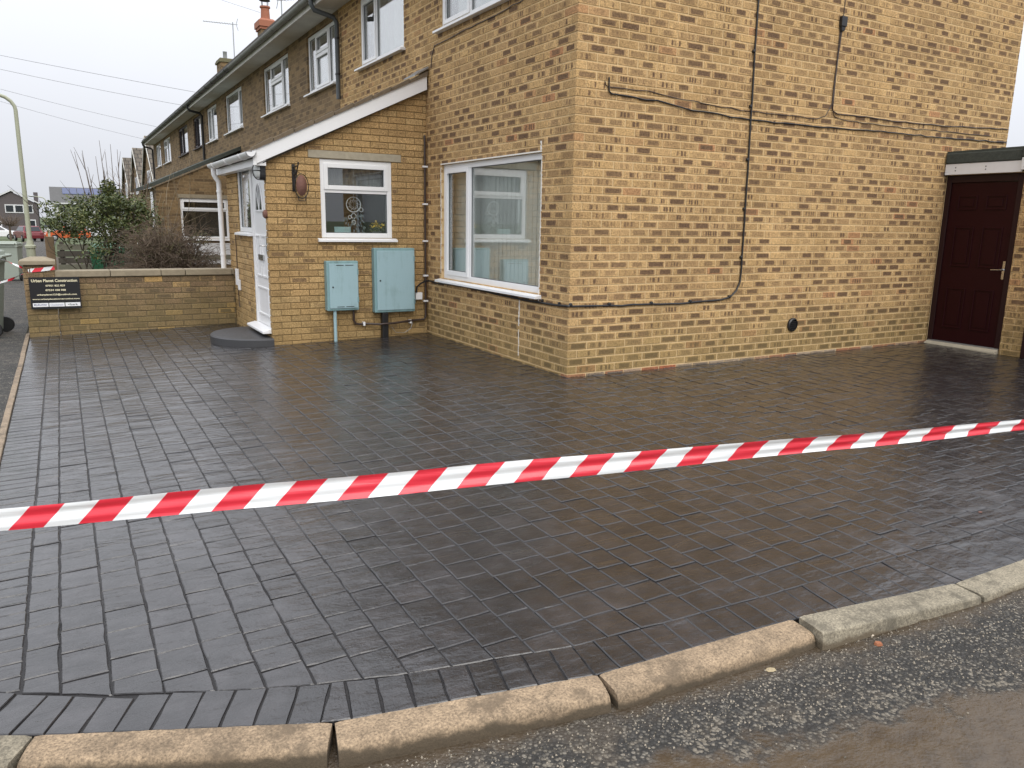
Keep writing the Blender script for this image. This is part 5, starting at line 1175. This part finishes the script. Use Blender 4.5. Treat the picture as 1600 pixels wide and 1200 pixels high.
# ================================================================== STREET THINGS
def wheelie_bin(x, y, z, rot, sc, col, label, group='wheelie bins', number=None):
    root = empty('wheelie_bin', (x, y, z), label, 'wheelie bin', group); T = Matrix.Translation((x, y, z)) @ Matrix.Rotation(rot, 4, 'Z') @ Matrix.Scale(sc, 4)
    def bl_(m_, nm, mt, bev=0., par=root, smooth=False):
        m_.v = [T @ v for v in m_.v]; return m_.build(nm, mt, par, bevel=bev, smooth=smooth)
    m_ = MB(); m_.hexa([(-.22, -.25, .09), (.22, -.25, .09), (.24, .20, .04), (-.24, .20, .04), (-.28, -.34, .96), (.28, -.34, .96), (.28, .30, .96), (-.28, .30, .96)])
    m_.box(-.295, .295, -.36, .31, .90, .965); b0 = bl_(m_, 'body', col, .012)
    m_ = MB(); m_.hexa([(-.305, -.38, .968), (.305, -.38, .968), (.305, .33, .968), (-.305, .33, .968), (-.28, -.35, 1.01), (.28, -.35, 1.01), (.27, .30, 1.06), (-.27, .30, 1.06)]); bl_(m_, 'lid', col, .02)
    m_ = MB(); m_.tube([(-.24, .31, 1.0), (-.24, .37, .99), (.24, .37, .99), (.24, .31, 1.0)], .018, 8); bl_(m_, 'handle', col)
    for s in (-1, 1):
        m_ = MB(); m_.lathe((s*.265-(.045 if s < 0 else 0), .22, .10), [(.05, 0), (.095, .003), (.1, .012), (.1, .035), (.095, .043), (.05, .045)], 20, axis=(1, 0, 0)); wh = bl_(m_, 'wheel', 'tyre', smooth=True)
        m_ = MB(); m_.lathe((s*.265+(.0455 if s > 0 else -.0475), .22, .10), [(.045, 0), (.03, .002)], 12, axis=(1, 0, 0)); bl_(m_, 'hub', 'black_plastic', par=wh)
    if number:
        text(number, 0, .55, .12, .2, 'sign_white', root, T @ Matrix.Translation((.02, -.305, 0)) @ Matrix.Rotation(R(95), 4, 'X'))
        text('WEDC', -.05, .8, .16, .045, 'sign_white', root, T @ Matrix.Translation((.02, -.335, 0)) @ Matrix.Rotation(R(95), 4, 'X'))
wheelie_bin(-4.985, 5.82, -.094, R(-100), 1.0, 'bin_grey', 'grey-green wheelie bin at the picture\'s left edge, its black wheels toward the drive')
wheelie_bin(-5.17, 17.3, zt(17.3), R(170), .92, 'bin_grey', 'pale grey wheelie bin on the pavement behind the brick pillar')
wheelie_bin(-6.3, 27.5, zt(27.5), R(10), 1.0, 'bin_grey', 'farthest pale bin, only its lid showing above the others')
wheelie_bin(-3.28, 10.3, zt(10.3), R(-4), .98, 'bin_green', 'dark green wheelie bin with a white number behind the shrub', number='5')
def street_lamp(x, y, h, reach, label, mat_, coll):
    z = zt(y); e = empty('street_lamp', (x, y, z), label, 'street lamp', 'street lamps')
    MB().lathe((x, y, z), [(.105, 0), (.105, coll), (.13, coll+.01), (.13, coll+.07), (.09, coll+.09), (.075, coll+.2)], 18).build('base', mat_, e, smooth=True)
    m_ = MB(); pts = [(x, y, z+coll+.15), (x, y, z+h*.6), (x, y, z+h-.35)]+[(x-.45*(1-math.cos(t)), y, z+h-.35+.35*math.sin(t)) for t in [R(a) for a in (15, 35, 55, 75, 90)]]+[(x-reach, y, z+h+.06)]
    m_.tube(pts, [.060, .052, .046]+[.044]*5+[.04], 14); m_.build('post', mat_, e, smooth=True)
    MB().lathe((x-reach+.1, y, z+h+.05), [(.02, 0), (.07, .08), (.09, .3), (.08, .5), (.03, .58)], 12, axis=(-1, 0, .08)).build('lantern', 'steel', e, smooth=True)
street_lamp(-4.71, 18, 4.55, 1.3, 'tall olive-green street lamp post with a curved arm behind the brick pillar', 'lamp_paint', .78)
street_lamp(-4.96, 80, 4.1, .9, 'small far grey street lamp in front of the white house', 'lamp_paint', .8)
def car(x, y, rot, col, label):
    z = zt(y); root = empty('parked_car', (x, y, z), label, 'car', 'cars parked up the street'); T = Matrix.Translation((x, y, z)) @ Matrix.Rotation(rot, 4, 'Z')
    def bd(m_, nm, mt, bev=0., par=root): m_.v = [T @ v for v in m_.v]; return m_.build(nm, mt, par, bevel=bev)
    m_ = MB(); prof = [(-2.05, .3), (-2.1, .62), (-1.95, .88), (-1.3, .95), (1.75, .98), (2.0, .9), (2.08, .6), (2.02, .3)]
    m_.prism([(a, -.85, b_) for a, b_ in prof], (0, 1.7, 0)); bd(m_, 'body', col, .05)
    m_ = MB(); m_.hexa([(-1.25, -.8, .94), (1.8, -.8, .96), (1.8, .8, .96), (-1.25, .8, .94), (-.45, -.62, 1.46), (1.45, -.62, 1.46), (1.45, .62, 1.46), (-.45, .62, 1.46)]); cb_ = bd(m_, 'cabin', col, .04)
    m_ = MB()
    for s in (-1, 1): m_.hexa([(-.95, s*.77, 1.0), (1.55, s*.77, 1.0), (1.32, s*.65, 1.39), (-.42, s*.65, 1.39), (-.95, s*.80, 1.0), (1.55, s*.80, 1.0), (1.32, s*.68, 1.39), (-.42, s*.68, 1.39)])
    m_.hexa([(1.72, -.66, 1.0), (1.72, .66, 1.0), (1.5, .55, 1.40), (1.5, -.55, 1.40), (1.80, -.66, 1.0), (1.80, .66, 1.0), (1.58, .55, 1.40), (1.58, -.55, 1.40)])
    m_.hexa([(-1.22, -.66, 1.0), (-1.22, .66, 1.0), (-.52, .55, 1.42), (-.52, -.55, 1.42), (-1.27, -.66, 1.0), (-1.27, .66, 1.0), (-.57, .55, 1.42), (-.57, -.55, 1.42)]); bd(m_, 'windows', 'car_glass', par=cb_)
    for a in (-1.3, 1.3):
        for s in (-1, 1):
            m_ = MB(); m_.lathe((a, s*.72, .32), [(.2, 0), (.31, .01), (.32, .03), (.32, .15), (.31, .17), (.2, .18)], 18, axis=(0, s, 0)); wh = bd(m_, 'wheel', 'tyre')
            m_ = MB(); m_.lathe((a, s*.905, .32), [(.19, 0), (.1, .015)], 14, axis=(0, s, 0)); bd(m_, 'rim', 'steel', par=wh)
    for s in (-1, 1):
        m_ = MB(); m_.box(2.0, 2.085, s*.66-.14, s*.66+.14, .66, .86); bd(m_, 'tail_light', 'car_red'); m_ = MB(); m_.box(-2.12, -2.03, s*.6-.15, s*.6+.15, .62, .78); bd(m_, 'headlight', 'lamp_glass')
car(-10.2, 99, R(178), 'car_white', 'white car parked side-on under the far dark-clad house')
car(-6.75, 84, R(-75), 'car_red', 'dark red car parked rear-on, half behind the tall lamp post')
car(-3.4, 88, R(8), 'car_orange', 'bright orange car half hidden by the green shrub')
# overhead wires and their pole (the pole stands left of the picture)
pole = empty('telegraph_pole', (-13.6, 27, zt(27)), 'tall timber telegraph pole across the street carrying the overhead wires', 'pole')
MB().lathe((-13.6, 27, zt(27)-.1), [(.15, 0), (.11, 8.3)], 12).build('post', 'old_timber', pole, smooth=True)
MB().box(-13.68, -13.52, 26.3, 27.7, 7.6, 7.72).build('crossarm', 'old_timber', pole)
def wire(p, q, sag, label, r=.006):
    p = Vector(p); q = Vector(q); P = [p.lerp(q, i/20)-UP*sag*4*(i/20)*(1-i/20) for i in range(21)]
    MB().tube(P, r, 5).build('overhead_wire', 'wire', label=label, cat='wire', group='overhead service wires', smooth=True)
A = (-13.6, 26.9, 7.75)
wire(A, (-.40, 18.27, 4.83), .10, 'highest of the four wires meeting the terrace eaves, nearest the camera')
wire((-13.6, 26.7, 7.73), (-.40, 21.23, 4.83), .22, 'second wire down, reaching the eaves of the brown-framed house')
wire((-13.6, 27.2, 7.73), (-.40, 28.26, 4.83), .25, 'third wire down, reaching the eaves near the far end house')
wire((-13.6, 27.5, 7.73), (-.40, 33.9, 4.83), .30, 'lowest wire, reaching the far end of the terrace eaves')
wire((-13.5, 26.5, 12.6), (3.0, 25.0, 8.75), .15, 'topmost wire in the sky, running to the red-capped chimney')
MB().lathe((-13.5, 26.5, zt(26)-.1), [(.13, 0), (.09, 13.1)], 12).build('tall_pole', 'old_timber', label='taller slim pole beside the telegraph pole carrying the topmost wire', cat='pole', smooth=True)
# aerials
def aerial(x, y, z0, z1, d, label):
    e = empty('tv_aerial', (x, y, z0), label, 'aerial', 'roof aerials'); d = Vector(d).normalized(); s_ = d.cross(UP)
    MB().tube([(x, y, z0), (x, y, z1)], .022, 6).build('mast', 'steel', e)
    c = Vector((x, y, z1-.08)); MB().tube([c-d*.2, c+d*1.25], .014, 5).build('boom', 'steel', e)
    for i in range(11): p = c+d*(.1+i*.11); L = .17-.006*i; MB().tube([p-s_*L, p+s_*L], .007, 4).build('element', 'steel', e)
    for k in (-1, 1): MB().tube([c-d*.15+UP*.02*k, c-d*.22+UP*.25*k], .012, 5).build('reflector', 'steel', e)
aerial(3.38, 32.0, 7.2, 9.85, (-.93, .35, .05), 'slim yagi aerial on a mast above the grey-capped chimney')
aerial(3.38, 23.4, 7.2, 8.95, (.6, -.8, 0), 'aerial at the top edge of the picture beyond the gutter')

# ================================================================== GARDEN PLANTS AND FENCE BEHIND THE WALL
random.seed(21)
def leaves(m_, c, rad, n, size, squash=1.):
    for _ in range(n):
        while True:
            q = Vector((random.uniform(-1, 1), random.uniform(-1, 1), random.uniform(-1, 1)))
            if .25 < q.length < 1: break
        p = Vector(c)+Vector((q.x*rad[0], q.y*rad[1], q.z*rad[2])); a = Vector((random.gauss(0, 1), random.gauss(0, 1), random.gauss(0, .7))).normalized(); b_ = a.orthogonal().normalized()
        b_ = (Matrix.Rotation(random.uniform(0, 6.28), 3, a) @ b_)*size*random.uniform(.25, .45); a = a*size*random.uniform(.6, 1.2)
        m_.add([p-a*.5, p+b_*.5, p+a*.5, p-b_*.5], [(0, 1, 2, 3)])
def branch(m_, p, d, L, r, depth, curve=.25, tips=None, n=5, grav=0.):
    pts = [Vector(p)]; d = Vector(d).normalized()
    for i in range(n):
        d = (d+Vector((random.gauss(0, curve*.4), random.gauss(0, curve*.4), random.gauss(0, curve*.3)-grav))).normalized(); pts.append(pts[-1]+d*L/n)
    m_.tube(pts, [r*(1-.7*i/n) for i in range(n+1)], 4 if r < .012 else 6)
    if tips is not None: tips.append(pts[-1])
    if depth > 0:
        for _ in range(3):
            k = random.randint(2, n); dd = (d+Vector((random.gauss(0, .6), random.gauss(0, .6), random.gauss(.15, .4)))).normalized()
            branch(m_, pts[k], dd, L*random.uniform(.45, .7), r*.5, depth-1, curve, tips, n, grav)
sb = empty('evergreen_shrub', (-3.5, 8.3, zt(8)), 'loose leafy green shrub behind the low garden wall', 'shrub')
m_ = MB(); tips = []
for i in range(7): branch(m_, (-3.5+random.uniform(-.15, .15), 8.3+random.uniform(-.15, .15), zt(8)), (random.uniform(-.3, .6), random.uniform(-.4, .4), 1), 1.15, .022, 2, .22, tips)
m_.build('stems', 'bark', sb)
m_ = MB()
for t in tips:
    if t.x > -4.0 and t.z < 1.72: leaves(m_, t, (.17, .17, .12), 34, .07)
for _ in range(40):
    a = random.uniform(-1, 1); c = (-3.50+a*.62, 8.3+random.uniform(-.5, .5), 1.42+random.uniform(-.32, .30)*(1.1-abs(a)*.5)); leaves(m_, c, (.18, .18, .12), random.randint(90, 180), .065)
for (a, h) in ((-3.28, 1.86), (-3.22, 1.80), (-3.32, 1.76)): leaves(m_, (a, 8.3, h), (.12, .12, .14), 150, .07)
for _ in range(12): leaves(m_, (-2.9+random.uniform(-.25, .3), 8.5, 1.36+random.uniform(-.28, .2)), (.15, .15, .10), 90, .065)
m_.build('foliage', 'leaf', sb, recalc=False)
tb = empty('bare_twig_bush', (-2.5, 7.4, zt(7.4)), 'domed brown bush of bare arching twigs behind the garden wall', 'shrub')
m_ = MB()
for i in range(760):
    t = random.uniform(0, 6.28); el = random.uniform(.25, 1.25); d = Vector((math.cos(t)*math.cos(el)*1.15, math.sin(t)*math.cos(el)*.8, math.sin(el)))
    L = random.uniform(.75, 1.15); P = []; base = Vector((-2.55+random.uniform(-.2, .2), 7.4+random.uniform(-.15, .15), .20))
    for k in range(7):
        s = k/6; P.append(base+Vector((d.x*L*.84*s, d.y*L*.85*s, d.z*L*(2.1*s-.65*s*s)-.30*s*s*s))+Vector((random.gauss(0, .02), random.gauss(0, .02), random.gauss(0, .015))))
    m_.tube(P, [.008*(1-.75*k/6) for k in range(7)], 3, caps=False)
    for _ in range(3):
        k = random.randint(2, 5); q = P[k]; dd = Vector((random.gauss(d.x*.5, .5), random.gauss(d.y*.5, .5), random.gauss(-.05, .35))).normalized()*random.uniform(.1, .26); m_.tube([q, q+dd*.5+Vector((0, 0, .02)), q+dd], [.004, .003, .0018], 3, caps=False)
m_.tube([(-2.5, 7.4, zt(7.4)-.05), (-2.48, 7.4, .1), (-2.5, 7.4, .25)], [.05, .045, .05], 8)
m_.build('twigs', 'twig', tb, recalc=False)
m_ = MB()
for _ in range(26): leaves(m_, (-2.42+random.uniform(-.6, .6), 7.4+random.uniform(-.35, .35), .85+random.uniform(-.35, .3)), (.18, .16, .12), 110, .04)
m_.build('foliage', 'olive_leaf', tb, recalc=False)
bt_ = empty('bare_sapling', (-3.0, 11.5, zt(11.5)), 'leafless upright thin stems rising behind the green shrub', 'tree')
m_ = MB(); m_.tube([(-3.0, 11.5, zt(11.5)-.05), (-3.02, 11.5, .5)], [.06, .05], 8)
for i in range(17):
    a = (i-8)/8; p0 = Vector((-3.02, 11.5, .45)); top = Vector((-3.0+a*.62+random.uniform(-.06, .06), 11.5+random.uniform(-.4, .4), random.uniform(2.25, 2.85)))
    P = [p0.lerp(top, k/6)+Vector((a*.12*math.sin(k/6*3.1), 0, 0)) for k in range(7)]; m_.tube(P, [.017*(1-.8*k/6) for k in range(7)], 5)
    for _ in range(4):
        k = random.randint(2, 5); dd = Vector((random.gauss(0, .35), random.gauss(0, .3), 1)).normalized()*random.uniform(.15, .45); m_.tube([P[k], P[k]+dd*.6, P[k]+dd], [.006, .004, .002], 4)
m_.build('stems', 'twig', bt_, recalc=False)
cl = empty('climber_plant', (-1.9, 14.0, zt(14)), 'straggly climber on the dark-edged neighbour porch', 'plant')
m_ = MB(); tips = []
for i in range(8): branch(m_, (-2.05+i*.05, 14.38, zt(14)), (random.uniform(-.35, .3), -.03, 1), 1.9, .012, 1, .12, tips, 6)
m_.build('stems', 'pale_twig', cl)
m_ = MB()
for _ in range(24): leaves(m_, (-2.15+random.uniform(-.28, .28), 14.25, random.uniform(.7, 2.1)), (.14, .1, .12), 22, .05)
m_.build('foliage', 'olive_leaf', cl, recalc=False)
hd = empty('dark_hedge', (-3.9, 100, zt(100)), 'dark rounded hedge beside the far street lamp', 'hedge')
m_ = MB(); 
for _ in range(26): leaves(m_, (-3.7+random.uniform(-1.6, 2.2), 100+random.uniform(-.8, .8), zt(100)+random.uniform(.3, 1.9)), (.6, .6, .5), 90, .22)
m_.build('foliage', 'leaf', hd, recalc=False)
m_ = MB(); m_.tube([(-3.7, 100, zt(100)-.1), (-3.6, 100, zt(100)+1.2)], [.1, .05], 6); m_.build('stem', 'bark', hd)
st = empty('street_tree', (-8.6, 92, zt(92)), 'small round-headed bare tree in front of the far dark-clad house', 'tree')
m_ = MB(); m_.tube([(-8.6, 92, zt(92)-.1), (-8.6, 92, zt(92)+1.5)], [.12, .09], 7)
for i in range(60): t = random.uniform(0, 6.28); branch(m_, (-8.6, 92, zt(92)+1.45), (math.cos(t), math.sin(t), random.uniform(.1, 1.0)), random.uniform(.9, 1.5), .03, 1, .3)
m_.build('stems', 'twig', st, recalc=False)
# fence between the gardens
fe = empty('timber_fence', (-2.6, 9.6, zt(9.6)), 'grey weathered timber post and rail fence behind the twig bush', 'fence')
for x in (-3.3, -2.55, -1.8, -1.05): MB().box(x-.04, x+.04, 9.56, 9.64, zt(9.6)-.1, .80).build('post', 'grey_timber', fe, bevel=.005)
for z in (.12, .36, .64): MB().box(-3.4, -.95, 9.52, 9.555, z, z+.085).build('rail', 'grey_timber', fe, bevel=.004)
gp = MB().box(-4.23, -4.10, 9.0, 9.13, zt(9)-.1, 1.06).build('gate_post', 'timber', label='square brown timber gate post behind the brick pillar', cat='post', bevel=.006)
bf = empty('board_fence', (-3.8, 9.9, zt(9.9)), 'dark horizontal board fence between the gate post and the green bin', 'fence')
for i in range(7): MB().box(-4.08+random.uniform(-.01, .01), -2.6, 11.0, 11.03, .02+i*.125, .02+i*.125+.105).build('board', 'old_timber' if i % 3 else 'grey_timber', bf)
for x in (-4.0, -3.3, -2.65): MB().box(x-.04, x+.04, 11.032, 11.1, zt(11)-.1, .92).build('post', 'old_timber', bf)

# ================================================================== LITTER ON THE ROAD
def chip(p, s, name, mat_, label, flat=.5):
    m_ = MB(); n = 7; ring_ = [(math.cos(i*6.283/n)*s*random.uniform(.7, 1.15), math.sin(i*6.283/n)*s*random.uniform(.6, 1.0)) for i in range(n)]
    m_.add([(p[0]+a, p[1]+b_, p[2]) for a, b_ in ring_]+[(p[0]+a*.75, p[1]+b_*.75, p[2]+s*flat) for a, b_ in ring_], [tuple(range(n))[::-1], tuple(range(n, 2*n))]+[(i, (i+1) % n, n+(i+1) % n, n+i) for i in range(n)])
    m_.build(name, mat_, label=label, cat='stone chip' if name != 'fallen_leaf' else 'leaf')
def onroad(px, py):
    d = _f+_r*((px-800)/FPX)-_u*((py-600)/FPX); z = -.12
    for _ in range(20): t = (z-CAM.z)/d.z; p = CAM+d*t; z = zroad(p.x, p.y)+.001
    return (p.x, p.y, z)
chip(onroad(1372, 1007), .018, 'brick_chip', 'orange_chip', 'small orange brick chip on the road near the grey kerb')
chip(onroad(1361, 992), .014, 'pebble', 'pale_chip', 'pale pebble just above the orange chip on the road')
chip(onroad(1204, 1046), .02, 'fallen_leaf', 'leaf_litter', 'cream dead leaf lying on the road below the tan kerb', .08)
chip(onroad(1571, 903), .012, 'pebble', 'pale_chip', 'pale pebble against the right end of the kerb')
gpx = Vector((.18, -3.74)); chip((.18, -3.74, zf(.18, -3.74)+.002), .012, 'fallen_leaf', 'rust', 'tiny reddish leaf on the drive border at right', .25)
# loose grit in the gutter and over the road
random.seed(5); m_ = MB()
for i in range(7000):
    x = random.uniform(-4.2, 1.5); off = abs(random.gauss(0, .30))+.01; y = kerb_y(x)-.135-off
    if y < -5.6: continue
    if y+.247*x+4.96 < 0 and random.random() < .93: continue
    s_ = random.choice((.0018, .0022, .003, .0042)); z = zroad(x, y)+s_*.2; p = Vector((x, y, z))
    q = [Vector((random.uniform(-1, 1), random.uniform(-1, 1), random.uniform(.2, 1)))*s_ for _ in range(3)]
    m_.add([p+Vector((-s_, -s_*.5, 0)), p+Vector((s_, -s_*.6, 0)), p+Vector((0, s_, 0)), p+Vector((q[0].x*.4, q[0].y*.4, s_*1.3))], [(0, 2, 1), (0, 1, 3), (1, 2, 3), (2, 0, 3)], 0 if random.random() < .55 else 1)
m_.build('road_grit', ['grit_pale', 'grit_dark'], label='loose pale grit scattered on the road by the kerb', cat='grit', kind='stuff', recalc=False, origin=(0, 0, 0))
